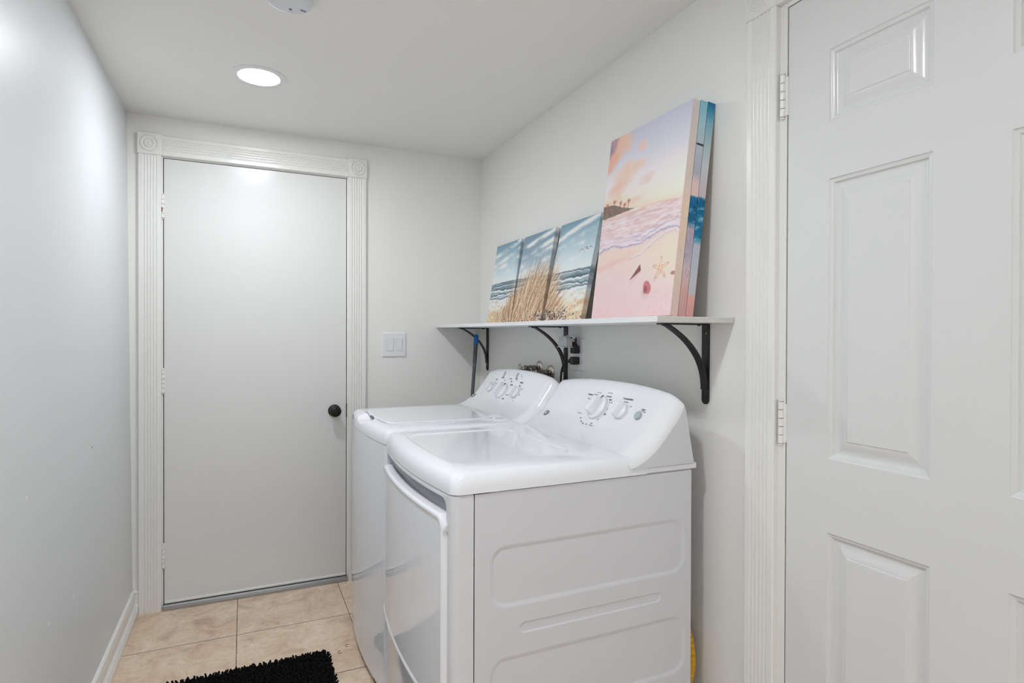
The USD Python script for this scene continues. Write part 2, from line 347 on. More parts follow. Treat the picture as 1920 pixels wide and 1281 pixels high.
for zc in (1.837, 1.0415, .243):
    hp = part(d1, 'hinge', cat(*hinge((DX0-.003, YB-.0045), None, 1, zc, .106), cbox(DX0-.0035, DX0+.006, YB-.0005, YB+.003, zc-.052, zc+.052, .0005), ), M['trim'], 40)
    if zc > 1.5: part(hp, 'bare_pin', cbox(DX0-.0085, DX0-.0035, YB-.0118, YB-.011, zc-.026, zc-.006, .0003), M['rust'], False, 'rusty pin showing through chipped paint')
kx, kz = 0.4184, .871
kn = part(d1, 'knob_rose', lathe([(.031, 0), (.031, .003), (.028, .006), (.020, .0075), (.013, .009), (.0105, .012), (.0105, .024)], (kx, YB+.002, kz), -X3[1], 48), M['dark_bronze'], 40, 'dark bronze rose plate')
part(kn, 'knob', lathe([(.0105, .022), (.014, .0245), (.022, .029), (.0275, .036), (.0285, .043), (.027, .050), (.022, .0555), (.013, .0575), (.0118, .0562), (.0105, .0575), (0, .0578)], (kx, YB+.002, kz), -X3[1], 48), M['dark_bronze'], 40)
part(kn, 'key_slot', cbox(kx-.0012, kx+.0012, YB-.0565, YB-.0555, kz-.004, kz+.005, .0002), M['black_rubber'], False)

# trim and door on the right (faces -x)
t2 = thing('trim_2', 'white fluted casing with bullseye corner block around the six-panel door', 'door trim', kind='structure')
en = -X3[0]; RC1 = 1.0535; RC0 = RY0-.023; RZ = 2.0695
part(t2, 'casing', casing(.0925, RZ, (XR, RC1, 0), X3[1], X3[2], en), M['trim'], 25)
part(t2, 'casing', casing(.0925, RZ, (XR, RC0, 0), -X3[1], X3[2], en), M['trim'], 25)
part(t2, 'head_casing', casing(.0925, RC1-RC0, (XR, RC0, RZ), X3[2], X3[1], en), M['trim'], 25)
for cy in (RC1+.0463, RC0-.0463):
    blk, ring = rosette((XR, cy, RZ+.049), .098, X3[2], -X3[1], en)
    b = part(t2, 'corner_block', blk, M['trim'], 30); part(b, 'bullseye', ring, M['trim'], 40)
part(t2, 'jamb', cbox(XR-.001, XR+.11, RY1+.0035, RY1+.0245, 0, T0+.022, .0015), M['trim'], False)
part(t2, 'jamb', cbox(XR-.001, XR+.11, RY0-.0245, RY0-.0035, 0, T0+.022, .0015), M['trim'], False)
part(t2, 'head_jamb', cbox(XR-.001, XR+.11, RY0-.0035, RY1+.0035, T0+.003, T0+.022, .0015), M['trim'], False)
part(t2, 'stop', cat(cbox(XR+.045, XR+.08, RY1-.010, RY1+.0035, 0, T0+.003, .001), cbox(XR+.045, XR+.08, RY0-.0035, RY0+.010, 0, T0+.003, .001), cbox(XR+.045, XR+.08, RY0, RY1, T0-.010, T0+.003, .001), cbox(XR+.085, XR+.1, RY0-.0035, RY1+.0035, 0, T0+.003, .001)), M['gap_shade'], False)  # near-black colour paints the shade in the gaps of this door too

d2 = thing('door_2', 'white six-panel door with raised panels in the right wall', 'door', (XR, (RY0+RY1)/2, 0.012), kind='structure')
cols = [(RY1-.3325, RY1-.1105), (RY0+.1105, RY0+.3325)]
rows = [(1.741, 1.906), (.969, 1.610), (.245, .800)]
holes = [[(a, c), (b, c), (b, e), (a, e)] for a, b in cols for c, e in rows]
slab = cat(prism(Polygon([(RY0, .012), (RY1, .012), (RY1, T0), (RY0, T0)], holes), .014, (XR+.0015, 0, 0), X3[1], X3[2], X3[0]),
           cbox(XR+.0150, XR+.0365, RY0+.0005, RY1-.0005, .0125, T0-.0005, .0005))
part(d2, 'slab', slab, M['panel_door'], False)
prof = [(0, 0), (.0006, .0014), (.0022, .0030), (.0040, .0034), (.0085, .0045), (.0096, .0056), (.0104, .0080), (.0120, .0096), (.0150, .0104), (.0180, .0106)]
prof += [(.018 + .026*q, .0106 - .0066*(.5-.5*math.cos(math.pi*q))) for q in (.15, .3, .45, .6, .75, .9, 1.0)] + [(.0446, .0038), (.0452, .0028), (.0462, .0022), (.0480, .0021), (.0520, .0021)]
for a, b in cols:
    for c, e in rows:
        rings = [np.array([(XR+.0015+h, a+d, c+d), (XR+.0015+h, b-d, c+d), (XR+.0015+h, b-d, e-d), (XR+.0015+h, a+d, e-d)]) for d, h in prof]
        sides = []                                     # four mitred mouldings and the flat field
        for k in range(4):
            v = np.array([q[[k, (k+1) % 4]] for q in rings]).reshape(-1, 3); n = len(rings)
            sides.append((v, np.array([t for i in range(n-1) for t in ((2*i, 2*i+2, 2*i+1), (2*i+1, 2*i+2, 2*i+3))])))
        pm = cat(*sides, (rings[-1], np.array([(0, 2, 1), (0, 3, 2)])))
        part(d2, 'raised_panel', pm, M['panel_door'], 50)
for zc in (1.8424, 1.0371, .25):
    part(d2, 'hinge', cat(*hinge((XR-.0045, RY1+.012), None, 1, zc, .104), cbox(XR-.003, XR+.002, RY1-.001, RY1+.010, zc-.049, zc+.046, .0006)), M['trim'], 40)

# ---- recessed lamps, three of them added behind the camera for fill light
def make_lamp(loc, label, lens):
    t = thing('recessed_light', label, 'ceiling light', (*loc, ZC), 'round recessed ceiling lights')
    o = np.array([*loc, ZC])
    ring = [(.097, 0), (.0975, -.0010), (.096, -.0022), (.082, -.0048), (.0765, -.0052), (.0745, -.0040), (.0740, -.0020), (.0740, 0)]
    a = np.arange(64)*2*np.pi/64; 
    part(t, 'trim_ring', loft([o + np.stack([r*np.cos(a), r*np.sin(a), np.full(64, h)], 1) for r, h in ring], False), M['plate'], 40)
    part(t, 'lens', lathe([(.0742, -.0030), (.072, -.0040), (.050, -.0044), (0, -.0046)], o, n=64), lens, 40, 'glowing frosted lens')
    return t
lamp = make_lamp(LAMPS[0], 'lit round recessed downlight in the ceiling near the flat door', M['lens0'])
for k_, (xy, lab) in enumerate(zip(LAMPS[1:], ('round recessed downlight in the ceiling beside the six-panel door, above the frame of the photograph', 'unseen round downlight added as fill light at the end wall behind the camera, on the left wall side', 'unseen round downlight added as fill light at the end wall behind the camera, on the right wall side', 'unseen round downlight added as fill light behind the camera, in the middle of the ceiling'))):
    make_lamp(xy, lab, M[f'lens{k_+1}'])

# ---- smoke detector
sd = thing('smoke_detector', 'round white smoke detector on the ceiling at the top edge of the photo', 'smoke detector', (.119, 1.828, ZC))
so = (.119, 1.828, ZC); dn = (0, 0, -1)
part(sd, 'base', lathe([(.074, 0), (.074, .006), (.071, .010), (.066, .012)], so, dn, 64), M['plate'], 40)
part(sd, 'cover', lathe([(.066, .010), (.0655, .018), (.062, .0225), (.054, .025), (.030, .026), (0, .026)], so, dn, 64), M['sensor'], 40)
for k in range(4):
    part(sd, 'vent_slot', cbox(so[0]+.034+.0042*k, so[0]+.0362+.0042*k, so[1]+.018+.002*k, so[1]+.028+.001*k, ZC-.0263, ZC-.0238, .0004), M['black_rubber'], False)
part(sd, 'test_button', lathe([(.0065, .0245), (.0065, .0275), (.005, .0285)], (so[0]+.006, so[1]+.050, ZC), dn, 24), M['plate'], 40)
part(sd, 'indicator', cbox(so[0]+.002, so[0]+.010, so[1]+.028, so[1]+.033, ZC-.0275, ZC-.024, .0006), M['ink'], False, 'dark indicator slot')

# ---- light switch on the back wall
ls = thing('light_switch', 'white double rocker light switch on the back wall right of the flat door', 'light switch', (.7232, YB, 1.205))
sx0, sx1, sz0, sz1 = .6595, .7870, 1.1415, 1.2690
part(ls, 'plate', hull([(x, y, z) for (i, y) in ((0, YB), (0, YB-.0035), (.004, YB-.0065)) for x in (sx0+i, sx1-i) for z in (sz0+i, sz1-i)]), M['plate'], False)
for cx in (.7030, .7495):
    part(ls, 'switch_frame', cat(cbox(cx-.0175, cx-.0158, YB-.0072, YB-.006, 1.1715, 1.2390, .0003), cbox(cx+.0158, cx+.0175, YB-.0072, YB-.006, 1.1715, 1.2390, .0003), cbox(cx-.0175, cx+.0175, YB-.0072, YB-.006, 1.1715, 1.1730, .0003), cbox(cx-.0175, cx+.0175, YB-.0072, YB-.006, 1.2375, 1.2390, .0003)), M['switch_gap'], False)
    rk = hull([(cx-.0152, YB-.006, 1.1738), (cx+.0152, YB-.006, 1.1738), (cx-.0152, YB-.006, 1.2367), (cx+.0152, YB-.006, 1.2367), (cx-.0148, YB-.0078, 1.1745), (cx+.0148, YB-.0078, 1.1745), (cx-.0148, YB-.0115, 1.2355), (cx+.0148, YB-.0115, 1.2355)])
    part(ls, 'rocker', rk, M['plate'], False)
    for z in (1.1555, 1.2545): part(ls, 'screw', lathe([(.0030, .0060), (.0030, .0070), (.0022, .0075)], (cx, YB, z), -X3[1], 16), M['plate'], 30)

# ================================================================== SHELF, BRACKETS
SZ = lambda y: 1.3012 + .0062*(y-1.2)            # top of the shelf: it rises a little to the back
SX0 = .9535
sh = thing('wall_shelf', 'white laminate wall shelf carrying the beach canvases above the machines', 'shelf', ((SX0+XR)/2, 2.14, 1.29))
def shear(m):
    v, f = arr(m); v[:, 2] += [SZ(y)-1.3012 for y in v[:, 1]]; return trimesh.Trimesh(v, f, process=False)
part(sh, 'board', shear(cbox(SX0, XR-.001, 1.2015, YB-.001, 1.2862, 1.3012, .0008)), M['shelf'], False)
part(sh, 'end_edge', shear(cbox(SX0+.0015, XR-.0025, 1.1995, 1.2020, 1.2870, 1.3004, .0004)), M['shelf_end'], False, 'unpainted rough cut end of the shelf')

BY0 = 1.306
br = thing('shelf_bracket', 'black curved metal shelf bracket nearest the six-panel door, below the large canvases', 'shelf bracket', (XR, BY0, SZ(BY0)-.015), 'black brackets under the wall shelf')
bz = SZ(BY0)-.0150; w = .0140
part(br, 'top_bar', cbox(1.046, XR-.0005, BY0-w, BY0+w, bz-.0042, bz, .0008), M['black_metal'], False)
vb = Polygon(list(np.c_[w*np.cos(np.linspace(np.pi, 2*np.pi, 13)), (1.0685-bz) + w*np.sin(np.linspace(np.pi, 2*np.pi, 13))]) + [(w, -.0042), (-w, -.0042)])
hole = [(.0048*math.cos(a), -.026 + .0048*math.sin(a)) for a in np.linspace(0, 2*np.pi, 17)[:-1]]
part(br, 'wall_bar', prism(Polygon(vb.exterior.coords, [hole]), .0042, (XR-.0005, BY0, bz), -X3[1], X3[2], -X3[0]), M['black_metal'], False)
arc = bez((1.066, bz-.0035), (1.120, bz-.030), (1.2085, bz-.085), (1.2070, bz-.190), 22)
tn = np.gradient(arc, axis=0); tn /= np.linalg.norm(tn, axis=1, keepdims=True); nr = np.stack([-tn[:, 1], tn[:, 0]], 1)
bw, bt = .0115, .0030
part(br, 'curved_brace', loft([np.array([(a[0]+s*bt*n_[0], BY0+q*bw, a[1]+s*bt*n_[1]) for s, q in ((-1, -1), (1, -1), (1, 1), (-1, 1))]) for a, n_ in zip(arc, nr)]), M['black_metal'], 30)
for xx in (1.058, 1.186): part(br, 'screw', lathe([(.0045, 0), (.0045, .002), (.003, .0035)], (xx, BY0, bz-.0042), dn, 16), M['black_metal'], 30)
part(br, 'wall_screw', lathe([(.0058, 0), (.0058, .0020), (.0042, .0036), (.0012, .0040), (0, .0030)], (XR-.0047, BY0, 1.0715), -X3[0], 20), M['black_metal'], 30)
part(br, 'wall_screw', lathe([(.0030, 0), (.0030, .0010), (.002, .002)], (XR-.0020, BY0, bz-.028), -X3[0], 16), M['chrome'], 30, 'shiny screw seen through the bracket hole')
dup(br, (XR, 2.116, SZ(2.116)-.015), 'black curved metal shelf bracket next to the power outlet, middle of the three')
dup(br, (XR, 2.975, SZ(2.975)-.015), 'black curved metal shelf bracket in the corner behind the blue mop cap')

# ================================================================== CANVASES
def raster(nu, nv, fn):
    u, v = np.meshgrid((np.arange(nu)+.5)/nu, (np.arange(nv)+.5)/nv); return fn(u, v)
def ramp(x, stops):
    xs = [s[0] for s in stops]; return np.stack([np.interp(x, xs, [s[1][k] for s in stops]) for k in range(3)], -1)
def over(img, col, a):
    a = np.clip(a, 0, 1)[..., None]; return img*(1-a) + np.asarray(col, float)*a
def ss(a, b, x):
    t = np.clip((x-a)/(b-a), 0, 1); return t*t*(3-2*t)
def N(u, v, su, sv, seed, o=4):
    return fbm(np.stack([u*su, v*sv, np.full_like(u, .37+seed)], -1), o, seed)

def sunset_beach(u, v):                             # u from the far (left) edge, v from the bottom
    img = ramp(v + .03*(u-.5), [(0, (222, 188, 190)), (.2, (226, 198, 196)), (.33, (228, 200, 188)), (.42, (212, 192, 196)), (.5, (222, 198, 196)), (.555, (233, 200, 182)), (.60, (238, 212, 196)), (.70, (224, 214, 214)), (.85, (204, 203, 213)), (1, (190, 190, 207))])
    img = over(img, (238, 225, 214), .55*ss(.45, 1, u)*ss(.50, .6, v)*ss(.85, .6, v))
    img = over(img, (235, 196, 168), .6*ss(.42, .0, u)*ss(.555, .58, v)*ss(.70, .6, v))
    # clouds
    for cu, cv, ru, rv, c, k in [(.12, .93, .24, .10, (232, 184, 162), 1.0), (.03, .86, .16, .06, (226, 168, 146), .9), (.02, .955, .11, .06, (160, 136, 150), .9), (.27, .76, .20, .075, (234, 192, 176), .9), (.20, .70, .17, .055, (232, 182, 162), .8), (.46, .885, .06, .03, (232, 190, 174), .7), (.55, .70, .12, .035, (230, 190, 182), .7), (.44, .79, .10, .03, (240, 192, 172), .7), (.10, .63, .25, .025, (240, 186, 160), .6), (.35, .60, .2, .02, (238, 186, 165), .5)]:
        d = ((u-cu)/ru)**2 + ((v-cv-.05*(u-cu))/rv)**2
        img = over(img, c, k*ss(1.25, .0, d + 2.2*(N(u, v, 10, 13, int(cu*100)+3, 5)-.5))*(.6+.8*N(u, v, 14, 18, int(cu*100)+9)))
    hz = .572 - .022*u
    water = (v < hz)
    wv = N(u + .25*v, v, 5, 85, 11, 4); wv2 = N(u, v, 16, 150, 12, 3)
    sea = ramp(v, [(.33, (226, 202, 198)), (.40, (208, 192, 200)), (.46, (222, 198, 196)), (.52, (214, 192, 194)), (.575, (230, 196, 180))])
    sea = sea + ((wv-.5)*70 + (wv2-.5)*80)[..., None]*np.array([.8, .85, 1.0])
    edge = .36 + .045*u + .015*np.sin(u*9) + .02*(N(u, v*0, 6, 1, 21)-.5)
    img = np.where((water & (v > edge))[..., None], sea, img)
    # foam lines on the shore
    for off, amp, c, lw, k in [(0.0, 0, (142, 142, 176), .0045, .75), (.012, 0, (230, 214, 216), .010, .5), (.03, 1, (156, 154, 184), .004, .55), (-.045, 2, (164, 156, 178), .0035, .6), (-.036, 2, (228, 214, 216), .008, .5), (.055, 1, (164, 158, 186), .003, .45)]:
        e = edge + off + .012*amp*np.sin(u*6+amp)
        msk = 1.0 if amp == 0 else ss(.4, .55, u)
        img = over(img, c, k*msk*ss(lw*1.6, lw*.3, np.abs(v-e+.035*(N(u, v, 22, 26, 31, 5)-.5))))
    # sand ripples and mottling
    sand = ss(.0, -.03, v-edge)
    img = img + (sand*((N(u, v, 5, 9, 41)-.5)*16 + (N(u+v*.5, v, 40, 60, 42)-.5)*(10+22*ss(.55, 1, u)*ss(.25, .05, v))))[..., None]
    img = over(img, (230, 214, 190), .55*sand*ss(.55, 1, u)*ss(.08, .25, v))
    img = over(img, (205, 165, 160), .35*ss(.03, .0, np.abs(v-.27-.1*u))*ss(.7, .2, u))
    # tree line
    th = hz + .036*ss(.50, .0, u)*(.55+.9*N(u, v*0, 26, 1, 51)) + .02*ss(.48, .1, u)
    tree = (v < th) & (v > hz-.020*ss(.5, 0, u)) & (u < .48)
    tc = np.stack([84+80*N(u, v, 60, 90, 52), 78+62*N(u, v, 60, 90, 53), 72+56*N(u, v, 60, 90, 54)], -1)
    img = np.where(tree[..., None], tc, img)
    for pu, ph in [(.06, .055), (.16, .065), (.25, .05), (.36, .05), (.31, .035)]:
        x, y = (u-pu)/.035, (v-hz-ph)/.016
        r = np.hypot(x, y); star = np.abs(np.sin(np.arctan2(y, x)*3.5))
        img = over(img, (150, 98, 78), .9*ss(1.2, .5, r + .6*star) + .8*ss(.006, .002, np.abs(u-pu))*(v > hz)*(v < hz+ph))
    # starfish, cone shell, red shell with soft printed shadows
    su, sv = .845, .228
    x, y = (u-su)/.085, (v-sv)/.052; r = np.hypot(x, y); a = np.arctan2(y, x)
    lim = .26 + .80*((1+np.cos(5*(a-.35)))/2)**2.2
    img = over(img, (200, 180, 178), .6*ss(.2, 0, np.hypot(x+.15, y+.25)-lim)); img = over(img, (232, 194, 170), ss(.08, 0, r-lim)); img = over(img, (170, 120, 96), .7*ss(.10, .0, np.abs(r-lim+.03)))
    x, y = (u-.55), (v-.219); p_, q_ = x*.93+y*.55, -x*.45+y*.93
    img = over(img, (205, 175, 176), .6*ss(.012, 0, np.abs(q_+.022))*(np.abs(p_) < .07)); img = over(img, (128, 84, 80), ss(.004, 0, np.abs(q_) - .017*np.clip((p_+.07)/.14, 0, 1))*(p_ > -.07)*(p_ < .07))
    img = over(img, (205, 178, 178), .6*ss(1.3, .6, np.hypot((u-.70)/.06, (v-.118)/.035))); img = over(img, (188, 118, 122), ss(1.1, .85, np.hypot((u-.712)/.045 + .4*(v-.143)/.04, (v-.143)/.033)))
    img = over(img, (150, 70, 82), .7*ss(1.0, .5, np.hypot((u-.695)/.03, (v-.132)/.025)))
    for q in (1.0,): img = over(img, (150, 110, 96), .8*ss(1.1, .7, np.hypot((u-.985)/.03, (v-.196)/.010)))
    return img
def sea_side_a(u, v):
    img = ramp(v, [(0, (196, 150, 146)), (.12, (202, 160, 156)), (.22, (196, 178, 184)), (.28, (176, 168, 182)), (.40, (176, 164, 178)), (.425, (90, 130, 160)), (.44, (20, 92, 130)), (.52, (16, 96, 136)), (.55, (30, 110, 150)), (.556, (214, 184, 180)), (.62, (216, 190, 188)), (.66, (170, 170, 188)), (.76, (178, 186, 196)), (.9, (156, 192, 204)), (1, (122, 182, 198))])
    w = N(u, v, 1.2, 75, 61); img = over(img, (150, 190, 205), .7*ss(.55, .7, w)*(v > .42)*(v < .55)); img = over(img, (6, 60, 96), .8*ss(.42, .3, w)*(v > .43)*(v < .55))
    img = over(img, (120, 110, 128), .3*ss(.06, .0, np.abs(N(u, v, 3, 30, 62)-.5))*(v < .42)*(v > .18))
    return over(img, (52, 50, 50), ss(.006, .003, np.abs(v-.795)) * (u > .1))
def sea_side_b(u, v):
    img = ramp(v, [(0, (206, 152, 148)), (.09, (214, 160, 152)), (.11, (186, 184, 192)), (.33, (176, 182, 194)), (.36, (60, 140, 168)), (.38, (20, 106, 146)), (.54, (14, 92, 132)), (.556, (190, 180, 184)), (.7, (188, 194, 200)), (.8, (164, 186, 194)), (.9, (120, 170, 186)), (.95, (70, 140, 172)), (1, (30, 104, 146))])
    w = N(u, v, 1.2, 65, 71); img = over(img, (150, 195, 208), .7*ss(.55, .7, w)*(v > .35)*(v < .55)); img = over(img, (4, 56, 92), .8*ss(.42, .3, w)*(v > .36)*(v < .55))
    return img
_strokes = None
def dunes(U, V):                                    # one beach painted across three panels, U from 0 to 3
    hz = .50 + .012*np.sin(U*2)
    img = ramp((V-.5)*2, [(0, (208, 217, 221)), (.25, (192, 208, 215)), (.6, (154, 184, 196)), (1, (104, 148, 168))])
    img = over(img, (110, 134, 158), .55*ss(.25, 0, np.abs(U-1.5)-.45)*ss(.5, .8, V))
    d = (U*.55 + V*.0); st = N(U*.9-V*1.1, V+U*.16, 2.2, 9, 81, 5)
    for c0, ph in [(.62, 0), (.72, .4), (.80, .9), (.91, 1.7)]:
        band = ss(.05, 0, np.abs(V - c0 - .15*(np.mod(U, 1)-.5) - .006*np.sin(U*5+ph)))
        img = over(img, (222, 220, 216), 1.2*band*ss(.36, .60, st))
    sea = V < hz
    s = ramp(V, [(.24, (222, 216, 206)), (.30, (196, 210, 212)), (.36, (128, 152, 162)), (.40, (150, 172, 178)), (.42, (104, 130, 142)), (.47, (132, 158, 168)), (.52, (84, 112, 126))]) + ((N(U, V, 7, 90, 91, 5)-.5)*120)[..., None]
    img = np.where(sea[..., None], s, img)
    for c0, lw in [(.465, .007), (.405, .013), (.345, .010), (.30, .014)]:
        e = c0 + .008*np.sin(U*4 + c0*50) + .045*(N(U, V*0, 11, 1, int(c0*1000), 5)-.5); lw = lw*(.35 + 1.3*N(U, V, 9, 30, int(c0*500)))
        img = over(img, (236, 236, 234), .95*ss(lw, lw*.3, np.abs(V-e)))
        img = over(img, (66, 88, 102), .65*ss(.014, .003, np.abs(V-e-lw*1.4)))
    shore = .27 + .03*np.sin(U*3+1) + .03*(N(U, V*0, 5, 1, 97)-.5)
    sc = ramp(V, [(0, (214, 180, 140)), (.10, (222, 196, 160)), (.2, (226, 210, 190)), (.28, (220, 216, 208))]) + ((N(U, V, 9, 40, 99, 5)-.5)*110)[..., None]*np.array([.8, 1, 1.2])
    img = np.where((V < shore)[..., None], sc, img)
    img = over(img, (208, 160, 110), .7*ss(.55, .68, N(U, V, 4, 22, 101))*(V < .2))
    return img
def grass(img3, nu):
    """strokes of marram grass and pebbles splashed over the three panels (nv, 3*nu, 3)"""
    nv, W3 = img3.shape[:2]; g = np.random.default_rng(5)
    for k in range(1500):
        b = g.normal(1.42, .52); 
        if not .30 < b < 2.42: continue
        hmax = (.52*math.exp(-((b-1.45)/.62)**2) + .10)*(.95 if b < 2.0 else .9)
        L = hmax*g.uniform(.45, 1.05); v0 = g.uniform(-.08, .10) if k < 900 else g.uniform(-.05, .2)*(1 if abs(b-1.4) < .6 else .3)
        lean = g.normal(.18, .16) + .22*(b-1.45); curve = g.normal(.05, .10)
        col = [(204, 172, 138), (176, 138, 108), (228, 210, 186), (132, 100, 84), (92, 70, 64), (216, 186, 152)][g.choice(6, p=[.28, .22, .16, .16, .08, .10])]
        t = np.linspace(0, 1, 110); uu = (b + lean*L*2.4*t + curve*t**2*L*2)*nu; vv = (v0 + L*t)*nv
        for du in ((0,) if g.random() < .5 else (0, 1)):
            i, j = (uu+du*(1-t)).astype(int), vv.astype(int); ok = (i >= 0) & (i < W3) & (j >= 0) & (j < nv)
            a = (.85 - .35*t[ok])[:, None]; img3[j[ok], i[ok]] = img3[j[ok], i[ok]]*(1-a) + np.array(col)*a
    for k in range(330):
        pu, pv = g.normal(2.22, .28)*nu, abs(g.normal(.055, .035))*nv; 
        if g.random() < .25: pu = g.uniform(.55, 2.0)*nu; pv = abs(g.normal(.0, .02))*nv
        r = g.uniform(.5, 1.7); col = [(70, 60, 58), (104, 92, 88), (210, 204, 198), (148, 130, 118)][g.integers(4)]
        i0, j0 = int(pu), int(pv)
        for di in range(-3, 4):
            for dj in range(-2, 3):
                if (di/1.6)**2 + dj**2 < r*r and 0 <= i0+di < W3 and 0 <= j0+dj < nv: img3[j0+dj, i0+di] = col
    return img3
def seagulls(img, nu, nv):
    for cu, cv, s in [(.74, .665, .10), (.86, .66, .09)]:
        for t in np.linspace(-1, 1, 80):
            u, v = cu+s*t, cv + .022*abs(math.sin(t*math.pi*1.0)) + .012*t
            i, j = int(u*nu), int(v*nv)
            if 0 <= i < nu and 0 <= j < nv: img[j, i] = (72, 84, 104); img[max(j-1, 0), i] = (232, 236, 240)
    return img

def canvas(name, label, group, front_img, side_img, y_far, width, height, thick, xb_back, theta, label_cat='canvas print'):
    """stretched canvas leaning back by theta; xb_back: x of the lower back edge, standing on the shelf"""
    yn = y_far - width; zs = SZ((y_far+yn)/2)
    U, Vv, Bk = np.array([0, -1.0, 0]), np.array([math.sin(theta), 0, math.cos(theta)]), np.array([math.cos(theta), 0, -math.sin(theta)])
    O = np.array([xb_back, y_far, zs+.0003]) - Bk*thick                 # lower front far corner
    t = thing(name, label, label_cat, (xb_back, (y_far+yn)/2, zs), group)
    base = base_of(t)
    vs, fs, cs, n = [], [], [], 0
    def patch(P, col):
        nonlocal n
        h, w_ = P.shape[:2]; idx = np.arange(h*w_).reshape(h, w_) + n
        q = np.stack([idx[:-1, :-1], idx[:-1, 1:], idx[1:, 1:], idx[1:, :-1]], -1).reshape(-1, 4)
        vs.append(P.reshape(-1, 3)); cs.append(col.reshape(-1, 3)); fs.append(np.vstack([q[:, [0, 1, 2]], q[:, [0, 2, 3]]])); n += h*w_
    def pt(a, b, c): return O + np.asarray(a)[..., None]*U + np.asarray(b)[..., None]*Vv + np.asarray(c)[..., None]*Bk
    nv, nu = front_img.shape[:2]; e = .0016
    ug, vg = np.meshgrid(np.linspace(0, 1, nu), np.linspace(0, 1, nv))
    edge = np.minimum(np.minimum(ug*width, (1-ug)*width), np.minimum(vg*height, (1-vg)*height))
    patch(pt(ug*width, vg*height, np.where(edge < 1e-6, e, 0.0)), front_img)
    ns = side_img.shape[1]; sg, vg2 = np.meshgrid(np.linspace(0, 1, ns), np.linspace(0, 1, nv))
    c_ = e + sg*(thick-e)
    patch(pt(np.full_like(c_, width), vg2*height, c_), side_img)
    patch(pt(np.zeros_like(c_), vg2*height, c_)[:, ::-1], np.repeat(front_img[:, :1], ns, 1))
    u2, s2 = np.meshgrid(np.linspace(0, 1, nu), np.linspace(0, 1, 4)); c2 = e + s2*(thick-e)
    patch(pt(u2*width, np.full_like(c2, height), c2), np.repeat(front_img[-1:], 4, 0))
    patch(pt(u2*width, np.zeros_like(c2), c2)[::-1], np.repeat(front_img[:1], 4, 0))
    v = np.vstack(vs); f = np.vstack(fs)
    m = usdkit.mesh(stage, path_of(t, 'printed_canvas'), trimesh.Trimesh(v-base, f, process=False), M['print'], smooth=False)
    UsdGeom.PrimvarsAPI(m).CreatePrimvar('paint', Sdf.ValueTypeNames.Color3fArray, 'vertex').Set(Vt.Vec3fArray.FromNumpy(np.minimum(lin(np.clip(np.vstack(cs), 0, 255))*1.25, .9).astype(np.float32)))
    T = frame(O, U, Vv, Bk); b_ = .03
    part(t, 'stretcher_frame', moved(cat(cbox(.001, b_, .001, height-.001, .004, thick-.0004, .001), cbox(width-b_, width-.001, .001, height-.001, .004, thick-.0004, .001), cbox(b_, width-b_, .001, b_, .004, thick-.0004, .001), cbox(b_, width-b_, height-b_, height-.001, .004, thick-.0004, .001)), T), M['wood'], False)
    return t
NU, NV = 120, 170
U3, V3 = np.meshgrid((np.arange(3*NU)+.5)/NU, (np.arange(NV)+.5)/NV)
tri = dunes(U3, V3); tri = (tri*.76 + .24*tri.mean(-1, keepdims=True))*1.03; tri = grass(tri, NU)
pan = [tri[:, i*NU:(i+1)*NU].copy() for i in range(3)]
pan[2] = seagulls(pan[2], NU, NV)
for i, (yf, yn_, xb, th, lab) in enumerate([
        (2.797, 2.505, 1.1545, 8.4, 'small beach canvas nearest the corner, dry dune grass at its lower right'),
        (2.465, 2.168, 1.1390, 10.4, 'small beach canvas in the middle, tall dune grass filling its lower half'),
        (2.117, 1.823, 1.1240, 12.5, 'small beach canvas with two gulls over the surf, beside the large pink canvas')]):
    col_ = pan[i][:, -4:].mean(1); k9 = np.ones(9)/9; col_ = np.stack([np.convolve(np.pad(col_[:, q], 4, 'edge'), k9, 'valid') for q in range(3)], -1); side = np.repeat(col_[:, None], 6, 1)*.93
    canvas('beach_canvas', lab, 'three small leaning beach canvases', pan[i], side, yf, yf-yn_, .4064, .021, xb, math.radians(th))
big = raster(220, 320, sunset_beach)
sideA = raster(8, 320, lambda u, v: ramp(v, [(0, (208, 180, 172)), (.25, (214, 194, 178)), (.5, (222, 196, 178)), (.6, (214, 198, 188)), (1, (202, 194, 194))]) + ((N(u, v, 3, 60, 5)-.5)*14)[..., None])
thb = math.asin((1.2142-1.1362)/.61)
flat = lambda c: np.broadcast_to(np.array(c, float), (20, 12, 3)).copy()
def vcanvas(fn): return raster(24, 320, fn)
canvas('seaside_canvas', 'large pink sunset beach canvas with starfish and shells, front of the leaning stack', 'three large leaning seaside canvases', big, sideA, 1.6735, .3985, .61, .0268, 1.1362-.0544, thb)
canvas('seaside_canvas', 'middle canvas of the large leaning stack, only its pale aqua and lilac edge showing', 'three large leaning seaside canvases', vcanvas(sea_side_a), raster(10, 320, sea_side_a), 1.6735, .3985, .61, .0268, 1.1362-.0272, thb)
canvas('seaside_canvas', 'rear canvas of the large leaning stack, its edge deep blue at the top', 'three large leaning seaside canvases', vcanvas(sea_side_b), raster(10, 320, sea_side_b), 1.6735, .3985, .61, .0268, 1.1362, thb)

